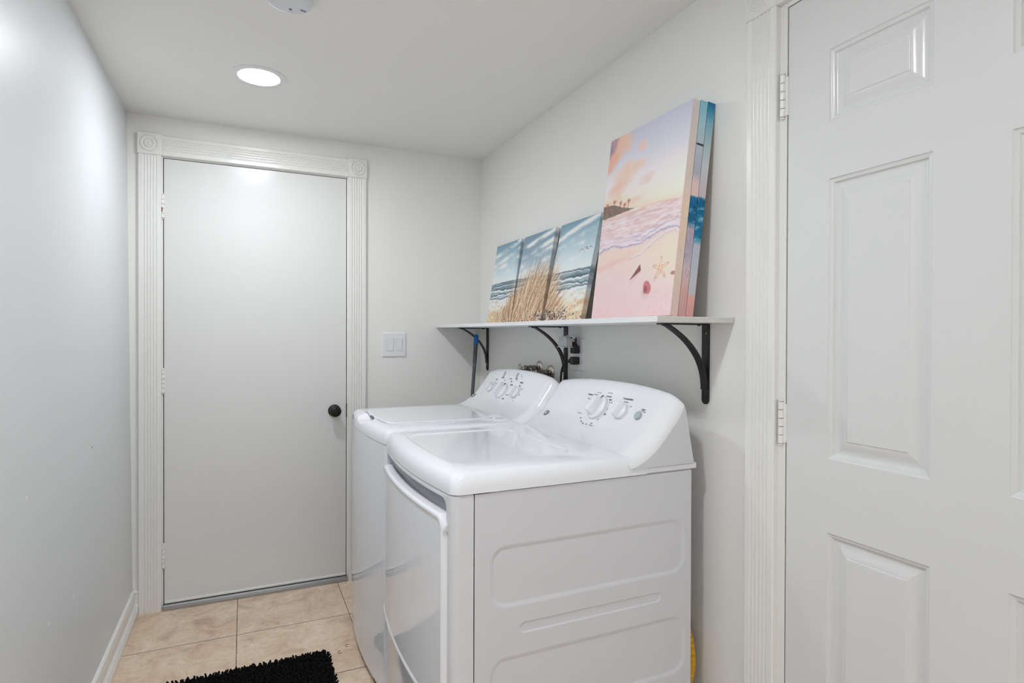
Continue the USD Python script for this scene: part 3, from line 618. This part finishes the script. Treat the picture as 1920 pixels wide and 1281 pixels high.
# ================================================================== WASHER AND DRYER
X0, BOW = .436, .027                                 # cabinet's front corners, bulge of the front
CP = np.array([(.925, .930), (.956, .945), (.983, .962), (1.018, .993), (1.045, 1.032), (1.066, 1.064), (1.078, 1.085), (1.086, 1.097), (1.096, 1.105), (1.104, 1.104), (1.110, 1.095), (1.112, 1.078)])
EP = np.array([(.927, .8985), (.969, .911), (1.013, .941), (1.058, .988), (1.087, 1.021), (1.098, 1.037), (1.103, 1.048), (1.106, 1.054), (1.108, 1.056), (1.110, 1.055), (1.111, 1.051), (1.1125, 1.044)])
def resample(P, n=40):
    return spline(P, n)
CPr, EPr = resample(CP), resample(EP)
def bowed(v, yc, half, xr=1.0, bow=BOW):
    v = np.array(v, float); s = (v[:, 1]-yc)/half
    v[:, 0] -= bow*(1-np.clip(s, -1, 1)**2)*np.clip((xr-v[:, 0])/(xr-X0), 0, 1); return v
def deck_mesh(y0, y1, wz=.9285):
    spec = [(0, 0, .8795, .022, 1.0), (0, 0, .893, .022, 1.0), (.0025, .0015, .905, .022, 1.0), (.0075, .005, .9155, .022, 1.0), (.016, .011, .9235, .024, 1.0), (.028, .022, .9285, .03, 1.0), (.039, .060, .9312, .04, 1.0),
            (.046, .110, .9320, .05, .835), (.0485, .115, .9305, .05, .832), (.0515, .118, wz, .05, .829 if wz > .925 else .8285)]
    if wz < .925: spec[7:] = [(.046, .110, .9320, .05, .895), (.0475, .112, .9312, .05, .894), (.0490, .1135, wz, .05, .893)]
    rings = []
    for df, ds, z, r, x1 in spec:
        p = rrect(X0+df, x1, y0+ds, y1-ds, r, 8, 14)
        rings.append(bowed(np.c_[p, np.full(len(p), z)], (y0+y1)/2, (y1-y0)/2))
    rings.append(rings[-1].copy()); q = rings[-1]; q[:, :2] += (q[:, :2].mean(0)-q[:, :2])*.02
    return loft(rings, True)
def console_at(z, y, y0, y1):
    i = np.searchsorted(CP[:9, 1], z); i = min(max(i, 1), 8); a, b = CP[i-1], CP[i]; t = (z-a[1])/(b[1]-a[1])
    x = a[0] + t*(b[0]-a[0]); tang = np.array([b[0]-a[0], 0, b[1]-a[1]]); tang /= np.linalg.norm(tang)
    return np.array([x, y, z - crown(y, z, y0, y1)]), tang, np.array([-tang[2], 0, tang[0]])
def crown(y, z, y0, y1):
    s = 2*(y-(y0+y1)/2)/(y1-y0); return .025*np.abs(s)**2.5*np.clip((z-.96)/.145, 0, 1)**1.5
def console_mesh(y0, y1):
    Ra, Rb = .061, .043                                # rounding at the near and the far end
    ys = np.unique(np.r_[y0 + Ra*(1-np.cos(np.linspace(0, np.pi/2, 12))), np.linspace(y0+Ra, y1-Rb, 16), y1 - Rb*(1-np.cos(np.linspace(0, np.pi/2, 12)))])
    rings = []
    for y in ys:
        t = min((y-y0)/Ra, (y1-y)/Rb, 1.0); w_ = 1-math.sqrt(max(0, 1-(1-t)**2))
        P = CPr*(1-w_) + EPr*w_; P = P.copy(); P[:, 1] -= crown(np.full(len(P), y), P[:, 1], y0, y1)*(1-w_)
        P = np.vstack([P, [(1.112, .96), (1.10, .8975), (1.0, .8975), (.94, .8978)]])
        rings.append(np.c_[P[:, 0], np.full(len(P), y), P[:, 1]])
    return loft(rings, False)          # its ends are closed by the console_end parts
def text_on(txt, y, z, h, y0, y1, bold=False):
    o, tang, nrm = console_at(z, y, y0, y1)
    tm = text_mesh(txt, h, .0003, bold); v, f = arr(tm); v[:, :2] -= (v[:, :2].min(0)+v[:, :2].max(0))/2
    return moved((v, f), frame(o + nrm*.0001, [0, -1.0, 0], tang, nrm))
def disc_on(y, z, prof, y0, y1, n=40, lift=-.001):
    o, tang, nrm = console_at(z, y, y0, y1); return lathe(prof, o + nrm*lift, nrm, n)
def knob_set(t, y, z, r, grip, ang, y0, y1, mark=None):
    """dial: skirt, raised grip bar, printed pointer"""
    o, tang, nrm = console_at(z, y, y0, y1); right = np.array([0, -1.0, 0])
    e1 = math.cos(ang)*right + math.sin(ang)*tang; e2 = np.cross(nrm, e1)
    k = part(t, 'knob', lathe([(r, -.001), (r, .0055), (r*.97, .0085), (r*.90, .0105), (r*.55, .0120), (0, .0122)], o, nrm, 56), M['knob_plastic'], 40)
    gl, gw, gh = grip
    bar = hull([(s*gl*f1, q*gw*f2, h) for s in (-1, 1) for q in (-1, 1) for f1, f2, h in ((.98, 1.0, .006), (1.0, .95, .012), (.90, .62, gh), (.84, .52, gh+.0015))])
    part(k, 'grip', moved(bar, frame(o, e1, e2, nrm)), M['knob_plastic'], 25)
    part(t, 'dial_ring', loft([o + nrm*h + rr*(np.cos(a_)[:, None]*right + np.sin(a_)[:, None]*tang) for a_ in [np.arange(56)*2*np.pi/56] for rr, h in ((r*1.15, -.0006), (r*1.145, .0009), (r*1.04, .0011), (r*1.02, -.0004))], False), M['gloss_plastic'], 40)
    if mark:
        part(k, 'pointer', moved(hull([(r*.55, -.0004, .0112), (r*.55, .0004, .0112), (r*1.0, -mark, .0085), (r*1.0, mark, .0085), (r*.98, -mark, .0116), (r*.98, mark, .0116), (r*.55, .0004, .0124), (r*.55, -.0004, .0124)]), frame(o, e1, e2, nrm)), M['ink'], False, 'black pointer mark on the dial')
def ticks(y, z, r, a0, a1, n, y0, y1, w_=.0007, L=.004):
    o, tang, nrm = console_at(z, y, y0, y1); right = np.array([0, -1.0, 0]); out = []
    for a in np.radians(np.linspace(a0, a1, n)):
        e1 = math.cos(a)*right + math.sin(a)*tang; e2 = np.cross(nrm, e1)
        out.append(moved(trimesh.creation.box(bounds=[[r, -w_, 0], [r+L, w_, .0004]]), frame(o, e1, e2, nrm)))
    return cat(*out)

def appliance(name, label, category, y0, dryer):
    y1 = y0 + .686; yc, half = (y0+y1)/2, .343
    t = thing(name, label, category, (.80, yc, 0))
    # top deck
    dm = man(deck_mesh(y0, y1, .9285 if dryer else .9210))
    if not dryer:                                    # finger scoop under the lid's front edge
        s = man(trimesh.creation.icosphere(subdivisions=4, radius=1.0)).scale((.070, .115, .036)).translate((.424, yc+.03, .9430))
        dm = dm - s
    part(t, 'top_deck', dm, M['enamel'], 28)
    part(t, 'rear_tray', cbox(.93, 1.156, y0+.0006, y1-.0006, .8799, .8969, .003), M['enamel'], 30)
    # console
    part(t, 'console', console_mesh(y0-.0015, y1+.0015), M['gloss_plastic'], 40)
    core = Polygon([(1.1415, .8970)] + [(a, b) for a, b in EPr[::-1]] + [(.927, .8970)])
    part(t, 'console_end', prism(core, .0035, (0, y0-.0002, 0), X3[0], X3[2], -X3[1]), M['enamel_side'], False)
    part(t, 'console_end', prism(core, .0035, (0, y1+.0037, 0), X3[0], X3[2], -X3[1]), M['enamel_side'], False)
    part(t, 'console_back', prism(Polygon([(1.1410, .8968), (1.1105, 1.046), (1.098, 1.046), (1.098, .8968)]), .682, (0, y1-.002, 0), X3[0], X3[2], -X3[1]), M['enamel_side'], False)
    # cabinet
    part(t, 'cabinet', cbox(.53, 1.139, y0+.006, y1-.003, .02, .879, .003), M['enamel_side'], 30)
    part(t, 'kick_shadow_gap', cbox(.50, 1.10, y0+.02, y1-.02, .004, .022, .001), M['gap_shade'], False, 'dark block coloured as the shade under the cabinet')  # solid near-black block painting the shade below the machine
    for lx, ly in ((.56, y0+.06), (.56, y1-.06), (1.09, y0+.06), (1.09, y1-.06)):
        part(t, 'foot', lathe([(.018, 0), (.020, .002), (.020, .008), (.010, .010), (.010, .022)], (lx, ly, .0), n=20), M['black_rubber'], 30)
    # front panel: bowed wrap-around sheet
    ps = rrect(X0, .4895, y0+.003, y1-.003, (.018, .0015), 8, 14); rings = []
    ring2 = [np.c_[p_, np.full(len(p_), z)] for p_, z in ((rrect(X0+.003, .4895, y0+.0055, y1-.0055, (.0165, .0015), 8, 14), .0255), (ps, .030), (ps, .30), (ps, .60), (ps, .8735), (rrect(X0+.003, .4895, y0+.0055, y1-.0055, (.0165, .0015), 8, 14), .877))]
    fp = man(loft([bowed(r_, yc, half) for r_ in ring2], True))
    if dryer:
        hz0, hz1 = .740, .8665; cut = rrect(y0+.0335, y1-.0335, hz0, hz1, .024, 8, 1)
        fp = fp - man(prism(Polygon(cut), .09, (.375, 0, 0), X3[1], X3[2], X3[0]))
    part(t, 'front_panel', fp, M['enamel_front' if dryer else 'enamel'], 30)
    if dryer:
        part(t, 'handle_recess', cat(cbox(.4755, .4890, y0+.026, y1-.026, .735, .872, .001), prism(Polygon([(.42, .792), (.474, .792), (.474, .846), (.444, .8245)]), .64, (0, y1-.023, 0), X3[0], X3[2], -X3[1])), M['pocket'], False, 'grey recess behind the door handle lip')
        # door: bowed slab with a rounded raised rim
        rr, dd = [], [(0, .014, .030), (0, -.004, .030), (.0012, -.0085, .029), (.004, -.012, .027), (.008, -.0135, .024), (.0125, -.0125, .021), (.0155, -.0105, .019), (.0175, -.0100, .018)]
        for ins, dx, r in dd:
            p_ = rrect(y0+.0285+ins, y1-.0285-ins, .343+ins, .829-ins, r, 8, 16)
            rr.append(np.c_[np.full(len(p_), X0+dx), p_])
        back = loft(rr, False)
        # bowed face inside the rim as a grid-like refinement
        inner = rr[-1]; ys_ = inner[:, 1]
        face = extrude(Polygon(inner[:, 1:]), .004)
        fm = man(prism(Polygon(inner[:, 1:]), .004, (X0-.0100, 0, 0), X3[1], X3[2], X3[0])).refine_to_length(.03)
        fv, ff = arr(fm); bv, bf = arr(back)
        part(t, 'door', cat((bowed(fv, yc, half), ff), (bowed(bv, yc, half), bf[:, ::-1])), M['enamel'], 30)
        part(t, 'lower_seam', (bowed(arr(man(cbox(X0-.0035, X0+.004, y0+.012, y1-.012, .3365, .3400, .0008)).refine_to_length(.03))[0], yc, half), arr(man(cbox(X0-.0035, X0+.004, y0+.012, y1-.012, .3365, .3400, .0008)).refine_to_length(.03))[1]), M['pocket'], 30)
    # near side panel with pressed stiffening panels
    A = [(.528, 1.117, .5945, .7475, .045, .014, .0032), (.608, 1.034, .5255, .5535, .0138, .0045, .0022), (.528, 1.120, .315, .4785, .045, .014, .0032)]
    if not dryer: A = []
    plate = Polygon([(.4909, .025), (1.1385, .025), (1.1385, .8765), (.4909, .8765)], [rrect(a, b, c, d, r)[::-1] for a, b, c, d, r, s_, dp in A])
    pieces = [prism(plate, .0025, (0, y0+.0055, 0), X3[0], X3[2], -X3[1])]
    for a, b, c, d, r, s_, dp in A:
        rg = []
        for q in np.linspace(0, 1, 6):
            p_ = rrect(a+s_*q, b-s_*q, c+s_*q, d-s_*q, max(r-s_*q, .004)); rg.append(np.c_[p_[:, 0], np.full(len(p_), y0+.003 + dp*ss(0, 1, q)), p_[:, 1]])
        L_ = loft(rg, False); c0 = len(L_.vertices); last = c0-len(rg[0])
        pieces.append(trimesh.Trimesh(np.vstack([L_.vertices, rg[-1].mean(0)]), np.vstack([L_.faces, [(last+i, last+(i+1) % len(rg[0]), c0) for i in range(len(rg[0]))]]), process=False))
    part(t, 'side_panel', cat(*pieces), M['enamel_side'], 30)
    # round badge with a monogram
    by, bz_ = (1.878, .9735) if dryer else (2.610, .970)
    bd = part(t, 'badge', disc_on(by, bz_, [(.0125, 0), (.0125, .0022), (.0115, .0028), (0, .0028)], y0, y1), M['ink'], 40, 'small round dark badge')
    o, tang, nrm = console_at(bz_, by, y0, y1)
    part(bd, 'badge_ring', loft([o + nrm*h + r_*(np.cos(a_)[:, None]*np.array([0, -1., 0]) + np.sin(a_)[:, None]*tang) for a_ in [np.arange(40)*2*np.pi/40] for r_, h in ((.0110, .0016), (.0108, .0023), (.0100, .0023), (.0098, .0016))], False), M['plate'], 40)
    tm = text_mesh('GE', .0085, .0003, True); v_, f_ = arr(tm); v_[:, :2] -= (v_[:, :2].min(0)+v_[:, :2].max(0))/2; v_[:, 0] += .25*v_[:, 1]
    part(bd, 'monogram', moved((v_, f_), frame(o + nrm*.0018, [0, -1., 0], tang, nrm)), M['plate'], False)
    return t, y0, y1

dr, dy0, dy1 = appliance('clothes_dryer', 'white front-door clothes dryer nearest the camera with one large dial and a grey start button', 'clothes dryer', 1.277, True)
knob_set(dr, 1.600, 1.0195, .0430, (.030, .0165, .034), math.radians(80), dy0, dy1, .0030)
knob_set(dr, 1.4735, 1.0225, .0260, (.0240, .0100, .026), math.radians(80), dy0, dy1)
bt_ = part(dr, 'start_button', disc_on(1.387, 1.021, [(.0125, 0), (.0125, .007), (.0115, .009), (0, .0098)], dy0, dy1), M['grey_button'], 40, 'round grey-green start button')
DT = [('Cottons', 1.68, 1.055, 1), ('Normal', 1.649, 1.057, 0), ('Less Dry', 1.636, 1.064, 0), ('Delicates', 1.673, 1.042, 0), ('Easy Care', 1.575, 1.068, 0), ('More Dry', 1.573, 1.057, 1), ('Normal', 1.562, 1.049, 1), ('Less Dry', 1.552, 1.041, 0), ('Timed Dry', 1.684, 0.994, 0), ('Off', 1.545, 1.006, 1), ('Minutes', 1.572, 0.970, 0), ('70', 1.656, 0.982, 1), ('60', 1.638, 0.974, 1), ('50', 1.619, 0.970, 1), ('40', 1.599, 0.970, 1), ('30', 1.578, 0.975, 1), ('20', 1.563, 0.988, 1), ('10', 1.549, 1.022, 0),
      ('Temperature', 1.475, 1.060, 1), ('Medium', 1.475, 1.051, 0), ('Low', 1.444, 1.042, 0), ('High', 1.502, 1.046, 0), ('Start', 1.382, 1.041, 1), ('Push to Start', 1.383, 1.035, 0)]
for a, y, z, b in DT: part(dr, 'printed_word', text_on(a, y, z, (.0062 if a in ('Cottons', 'Temperature', 'Start') else .0048) if b else (.0046 if len(a) < 9 else .0040), dy0, dy1, bool(b)), M['ink' if b else 'ink_pale'], False)
part(dr, 'tick_marks', ticks(1.600, 1.0195, .0475, -130, 70, 34, dy0, dy1), M['ink_pale'], False, 'pale tick marks round the large dial', 'stuff')

wa, wy0, wy1 = appliance('washing_machine', 'white top-loading washing machine between the dryer and the back wall', 'washing machine', 1.9745, False)
# washer lid: a flush plate over the tub opening
lyc, lhalf = (wy0+wy1)/2, .343; rg = []
for df, z in ((.0, .9205), (.0, .9335), (.0015, .9352), (.004, .9360), (.009, .9360)):
    p_ = rrect(X0+.0520+df, .890-df, wy0+.1165+df, wy1-.1165-df, .045, 8, 14); rg.append(bowed(np.c_[p_, np.full(len(p_), z)], lyc, lhalf))
part(wa, 'lid', loft(rg, True), M['enamel'], 28)
part(wa, 'lid_pull', prism(Polygon(rrect(-.030, .030, -.0050, .0045, .0040, 4)), .006, (.4655, lyc+.03, .9270), X3[1], X3[2], -X3[0]), M['pull_shade'], False, 'dark plate coloured as the shade in the finger gap under the lid edge')  # dark plate painting the shaded opening under the lid
for yy in (wy0+.112, wy1-.112): part(wa, 'lid_hinge', cbox(.886, .9135, yy-.010, yy+.010, .9255, .9345, .002), M['pocket'], False, 'small grey lid hinge')
knob_set(wa, 2.490, 1.0145, .0215, (.021, .0085, .023), math.radians(60), wy0, wy1)
knob_set(wa, 2.355, 1.0090, .0380, (.028, .0120, .032), math.radians(78), wy0, wy1, .0055)
knob_set(wa, 2.2185, 1.0140, .0250, (.0245, .0085, .025), math.radians(85), wy0, wy1)
for yy in (2.428, 2.293):
    o, tang, nrm = console_at(1.082, yy, wy0, wy1)
    part(wa, 'push_button', moved(lathe([(1, -.001), (1, .003), (.85, .0045), (0, .0048)], n=32), frame(o, [0, -.0062, 0], tang*.011, nrm)), M['grey_button'], 40, 'oval grey push button')
WT = [('Load', 2.484, 1.055, 1), ('Start', 2.429, 1.068, 1), ('Hold to Pause', 2.427, 1.0635, 0), ('Cycle', 2.343, 1.064, 1), ('Reset', 2.288, 1.069, 1), ('Lid Lock', 2.282, 1.0635, 0), ('Options', 2.221, 1.056, 1), ('Small', 2.515, 1.036, 0), ('Med', 2.487, 1.042, 0), ('Large', 2.461, 1.036, 0), ('Heavy', 2.392, 1.054, 0), ('Off', 2.320, 1.054, 1), ('Normal', 2.403, 1.043, 0), ('Casual', 2.302, 1.041, 1), ('Rinse', 2.420, 1.000, 0), ('Delicates', 2.287, 1.0, 0), ('Soak', 2.296, .984, 1), ('Hot', 2.222, 1.043, 1), ('Warm', 2.252, 1.036, 0), ('Cold', 2.188, 1.033, 0), ('Cool', 2.179, 1.010, 0), ('Tap', 2.198, .985, 0), ('Fill', 2.259, 1.086, 0), ('Drain', 2.249, 1.079, 0)]
leds = []
for yy in np.linspace(2.392, 2.318, 6):
    for zz in (1.0875, 1.080):
        o, tang, nrm = console_at(zz, yy, wy0, wy1); leds.append(moved(trimesh.creation.box(bounds=[[-.0016, -.0011, 0], [.0016, .0011, .0004]]), frame(o, [0, -1., 0], tang, nrm)))
part(wa, 'indicator_row', cat(*leds), M['ink_pale'], False, 'two rows of tiny indicator marks', 'stuff')
for a, y, z, b in WT: part(wa, 'printed_word', text_on(a, y, z, .0062 if b else .0044, wy0, wy1, bool(b)), M['ink' if b else 'ink_pale'], False)
part(wa, 'tick_marks', cat(ticks(2.2185, 1.014, .0285, -80, 80, 12, wy0, wy1), ticks(2.490, 1.0145, .0245, 30, 120, 6, wy0, wy1)), M['ink_pale'], False, 'pale tick marks round the small dials', 'stuff')

# ================================================================== OUTLET, CORDS, PIPES
po = thing('power_outlet', 'white duplex power outlet on the right wall between two shelf brackets', 'power outlet', (XR, 2.011, 1.177))
oy0, oy1, oz0, oz1 = 1.967, 2.055, 1.1135, 1.2405
part(po, 'plate', hull([(x, y, z) for (i, x) in ((0, XR), (0, XR-.0035), (.004, XR-.0065)) for y in (oy0+i, oy1-i) for z in (oz0+i, oz1-i)]), M['plate'], False)
for zc in (1.2005, 1.1545):
    part(po, 'socket', prism(Polygon(rrect(-.0165, .0165, -.0145, .0145, .010, 6)), .0018, (XR-.0064, 2.011, zc), -X3[1], X3[2], -X3[0]), M['plate'], 30)
part(po, 'screw', lathe([(.003, .0062), (.003, .0074), (.002, .008)], (XR, 2.011, 1.1775), -X3[0], 16), M['plate'], 30)

c1 = tag(UsdGeom.Xform.Define(stage, path_of(dr, 'power_cord')).GetPrim(), 'black power cord with a crinkled silver tag in the upper socket')
part(c1, 'plug', cat(rbox(1.176, 1.2062, 1.990, 2.020, 1.183, 1.214, .005), hull([(1.178, 1.993, 1.208), (1.178, 2.017, 1.208), (1.200, 1.993, 1.208), (1.200, 2.017, 1.208), (1.181, 1.999, 1.229), (1.181, 2.011, 1.229), (1.192, 1.999, 1.229), (1.192, 2.011, 1.229)])), M['black_rubber'], 30)
part(c1, 'cable', tube(spline([(1.186, 2.005, 1.222), (1.187, 1.992, 1.234), (1.183, 1.990, 1.245), (1.172, 2.008, 1.247), (1.163, 2.030, 1.235), (1.163, 2.030, 1.19), (1.172, 2.047, 1.14), (1.180, 2.052, 1.09), (1.186, 2.060, 1.00), (1.188, 2.060, .80), (1.188, 2.02, .55)], 80), .0048, 10), M['black_rubber'], 40)
tg_ = hull([(x, y, z) for x, k in ((1.149, 0), (1.153, .003), (1.172, .003), (1.175, 0)) for y, z in ((1.999+k, 1.212), (2.066-k, 1.2105), (2.062-k, 1.238), (2.055-k, 1.2495-k), (2.010+k, 1.2515-k), (2.001+k, 1.243))])
part(c1, 'foil_tag', cat(tg_, hull([(x, y, z) for x in (1.147, 1.177) for y in (1.994, 2.071) for z in (1.2070, 1.2105)]), tube(spline([(1.163, 2.020, 1.2500), (1.168, 2.005, 1.2520), (1.176, 1.993, 1.2495), (1.181, 1.988, 1.243)], 20), .0050, 10)), M['foil'], 20, 'crinkled silver foil tag wrapped round the cord')
c2 = tag(UsdGeom.Xform.Define(stage, path_of(wa, 'power_cord')).GetPrim(), 'black power cord without a tag in the lower socket')
part(c2, 'plug', cat(rbox(1.174, 1.2062, 1.993, 2.020, 1.139, 1.170, .005), hull([(x, y, z) for x, y, z in ((1.176, 2.016, 1.143), (1.176, 2.016, 1.166), (1.198, 2.016, 1.143), (1.198, 2.016, 1.166), (1.180, 2.040, 1.147), (1.180, 2.040, 1.157), (1.190, 2.040, 1.147), (1.190, 2.040, 1.157))])), M['black_rubber'], 30)
part(c2, 'cable', tube(spline([(1.185, 2.030, 1.152), (1.184, 2.055, 1.150), (1.180, 2.083, 1.128), (1.178, 2.094, 1.09), (1.180, 2.098, 1.03), (1.186, 2.10, .90), (1.188, 2.14, .6)], 60), .0040, 10), M['black_rubber'], 40)

def valve(name, label, y, z, lx):
    t = thing(name, label, 'water valve', (XR, y, z), 'water shut-off valves behind the washing machine'); ax = -X3[0]; o = (XR, y, z)
    part(t, 'escutcheon', lathe([(.035, 0), (.0345, .0025), (.030, .006), (.022, .0095), (.014, .011), (.0125, .013)], o, ax, 40), M['chrome'], 40)
    part(t, 'pipe_stub', lathe([(.0115, .006), (.0115, .026)], o, ax, 24), M['copper'], 40)
    part(t, 'hex_nut', lathe([(.0150, .022), (.0165, .024), (.0165, .034), (.0150, .036)], o, ax, 6), M['brass'], 20)
    part(t, 'valve_body', lathe([(.0130, .034), (.0145, .038), (.0150, .052), (.0125, .056), (.0125, .064), (.0155, .067), (.0155, .076), (.011, .080)], o, ax, 24), M['brass'], 40)
    part(t, 'hose_coupling', cat(lathe([(.0115, -.03), (.0120, -.028), (.0120, .010), (.010, .014)], (XR-.046, y, z-.012), (0, 0, 1), 20), lathe([(.0125, .078), (.0125, .084), (.009, .087)], o, ax, 8)), M['chrome'], 30)
    hd = np.array([XR-.086, y, z]); a_ = np.arange(25)*2*np.pi/24
    part(t, 'handle', cat(tube(np.c_[np.full(25, hd[0]-.004), hd[1]+.018+.0120*np.cos(a_), hd[2]+.008+.0120*np.sin(a_)], .0022, 8), lathe([(.003, -.004), (.003, .008)], hd, ax, 12)), M['chrome'], 40)
    part(t, 'supply_hose', tube(spline([(XR-.046, y, z-.035), (XR-.044, y, z-.09), (XR-.034, y+.01, z-.25), (XR-.030, y+.02, z-.5)], 40), .0088, 12), M['hose_grey'], 40)
valve('water_valve', 'tarnished water valve with round wall flange, the one nearer the power outlet', 2.250, 1.092, 0)
valve('water_valve', 'tarnished water valve with round wall flange, the one nearer the corner bracket', 2.357, 1.106, 0)
ps_ = thing('pipe_stub', 'dark copper pipe end on the wall in the gap between the two machine consoles', 'pipe', (XR, 2.190, 1.030))
part(ps_, 'flange', lathe([(.021, 0), (.0205, .003), (.015, .006), (.012, .0075)], (XR, 2.190, 1.030), -X3[0], 32), M['chrome'], 40)
part(ps_, 'pipe', lathe([(.011, .004), (.011, .030), (.0135, .031), (.0135, .042), (.010, .044)], (XR, 2.190, 1.030), -X3[0], 24), M['copper'], 40)

# yellow corrugated gas line looping out behind the dryer
gp = spline([(1.199, 1.60, .30), (1.190, 1.50, .40), (1.186, 1.40, .415), (1.183, 1.345, .385), (1.181, 1.3245, .325), (1.180, 1.332, .255), (1.180, 1.37, .20), (1.182, 1.46, .17), (1.186, 1.56, .17)], 360)
gl = np.r_[0, np.cumsum(np.linalg.norm(np.diff(gp, axis=0), axis=1))]
gh = thing('gas_hose', 'yellow corrugated gas hose bulging out behind the dryer near the floor', 'gas hose', (1.182, 1.45, .17))
part(gh, 'corrugated_tube', tube(gp, .0115 + .0011*np.sin(gl/.0046*2*np.pi), 16), M['yellow'], 50)
for e_, dv in ((gp[0], gp[0]-gp[1]), (gp[-1], gp[-1]-gp[-2])):
    part(gh, 'end_fitting', lathe([(.012, -.004), (.0150, -.002), (.0150, .014), (.010, .016)], e_, dv, 6), M['brass'], 20, 'brass end fitting')

# ================================================================== MOP, MAT, SCRAPS
top, low = np.array([1.1365, 2.945, 1.2640]), np.array([1.0930, 2.900, .894]); d_ = (top-low)/np.linalg.norm(top-low)
foot_ = top - d_*(top[2]/d_[2]); Ltot = np.linalg.norm(top-foot_)
mp = thing('mop', 'grey mop handle with a blue end cap leaning in the corner behind the washing machine', 'mop', tuple(foot_))
part(mp, 'pole', lathe([(.0092, .004), (.0092, Ltot-.150)], foot_, d_, 24), M['mop_grey'], 40)
part(mp, 'grip_sleeve', lathe([(.0095, Ltot-.158), (.0112, Ltot-.154), (.0114, Ltot-.058), (.0108, Ltot-.048)], foot_, d_, 24), M['mop_grey'], 40)
part(mp, 'end_cap', cat(lathe([(.0118, Ltot-.058), (.0125, Ltot-.055), (.0128, Ltot-.020), (.0115, Ltot-.010), (.0075, Ltot-.003), (0, Ltot-.001)], foot_, d_, 28), ), M['blue'], 40, 'bright blue hanging end cap')
part(mp, 'foot_tip', lathe([(.011, .0015), (.0115, .004), (.0115, .030), (.0095, .034)], foot_, d_, 20), M['black_rubber'], 40)

MX0, MX1, MY0, MY1 = -.292, .300, 1.50, 2.392
bm = thing('bath_mat', 'black shaggy chenille bath mat on the tile floor', 'bath mat', ((MX0+MX1)/2, (MY0+MY1)/2, 0))
part(bm, 'backing', prism(Polygon(rrect(MX0+.006, MX1-.006, MY0+.006, MY1-.006, .025)), .007, (0, 0, .0005), X3[0], X3[1], X3[2]), M['mat'], False)
def tufts():
    g = np.random.default_rng(11); p = .0088
    xs, ys = np.meshgrid(np.arange(MX0+.006, MX1-.004, p), np.arange(MY0+.006, MY1-.004, p)); xs[1::2] += p/2
    c = np.c_[xs.ravel(), ys.ravel()]; c = c[c[:, 0] < MX1-.004] + g.normal(0, .0013, (np.sum(c[:, 0] < MX1-.004), 2))
    q = np.minimum(np.minimum(c[:, 0]-MX0, MX1-c[:, 0]), np.minimum(c[:, 1]-MY0, MY1-c[:, 1]))
    crn = (np.maximum(0, .02-(MX1-c[:, 0]))**2 + np.maximum(0, .02-(MY1-c[:, 1]))**2) < .02**2; c = c[crn]
    n = len(c); L = g.uniform(.014, .019, n); az = g.normal(1.4, .9, n); tl = g.uniform(.05, .55, n)
    # tufts at the rim lean outward
    for k, (lim, s, ang) in enumerate(((MX0, 1, np.pi), (MX1, -1, 0), (MY0, 1, -np.pi/2), (MY1, -1, np.pi/2))):
        near = (c[:, 0 if k < 2 else 1]-lim)*s < .010; az[near] = ang + g.normal(0, .35, near.sum()); tl[near] = g.uniform(.5, 1.1, near.sum())*(.6 if k == 1 else 1)
    d0 = np.stack([np.cos(az)*np.sin(tl), np.sin(az)*np.sin(tl), np.cos(tl)], 1)
    hs = np.array([0, .35, .7, .92, 1.0]); rs = np.array([.0031, .0038, .0039, .0031, .0012]); m = 6
    e1 = np.cross(d0, [0.3, .2, 1.0]); e1 /= np.linalg.norm(e1, axis=1, keepdims=True); e2 = np.cross(d0, e1)
    bend = np.stack([g.normal(0, .003, n), g.normal(0, .003, n), -np.abs(g.normal(0, .003, n))], 1)
    ang = np.arange(m)*2*np.pi/m; vs = []
    for h, r in zip(hs, rs):
        ctr = np.c_[c, np.full(n, .0055)] + d0*(L*h)[:, None] + bend*h*h
        vs.append(ctr[:, None] + r*(np.cos(ang)[None, :, None]*e1[:, None] + np.sin(ang)[None, :, None]*e2[:, None]))
    v = np.stack(vs, 1).reshape(-1, 3); K = len(hs); v[:, 2] = np.maximum(v[:, 2], .0015)
    f = []
    for k in range(K-1):
        for i in range(m):
            j = (i+1) % m; f += [(k*m+i, k*m+j, (k+1)*m+j), (k*m+i, (k+1)*m+j, (k+1)*m+i)]
    f += [((K-1)*m, (K-1)*m+i, (K-1)*m+i+1) for i in range(1, m-1)]
    f = (np.array(f)[None] + (np.arange(n)*K*m)[:, None, None]).reshape(-1, 3)
    return trimesh.Trimesh(v, f, process=False)
part(bm, 'pile', tufts(), M['mat'], True, 'shaggy black chenille loops', 'stuff')

for (x, y, a0, lab) in [(.378, 2.418, .4, 'tiny curled rust-coloured thread scrap on the tile, closer to the washing machine'), (.345, 2.378, 1.2, 'tiny curled rust-coloured thread scrap on the tile, closer to the mat corner')]:
    a_ = np.linspace(a0, a0+4.4, 22); solo('thread_scrap', tube(np.c_[x+.0065*np.cos(a_), y+.0095*np.sin(a_), np.full(22, .0012)], .0009, 6), M['thread'], lab, 'thread scrap', 40)
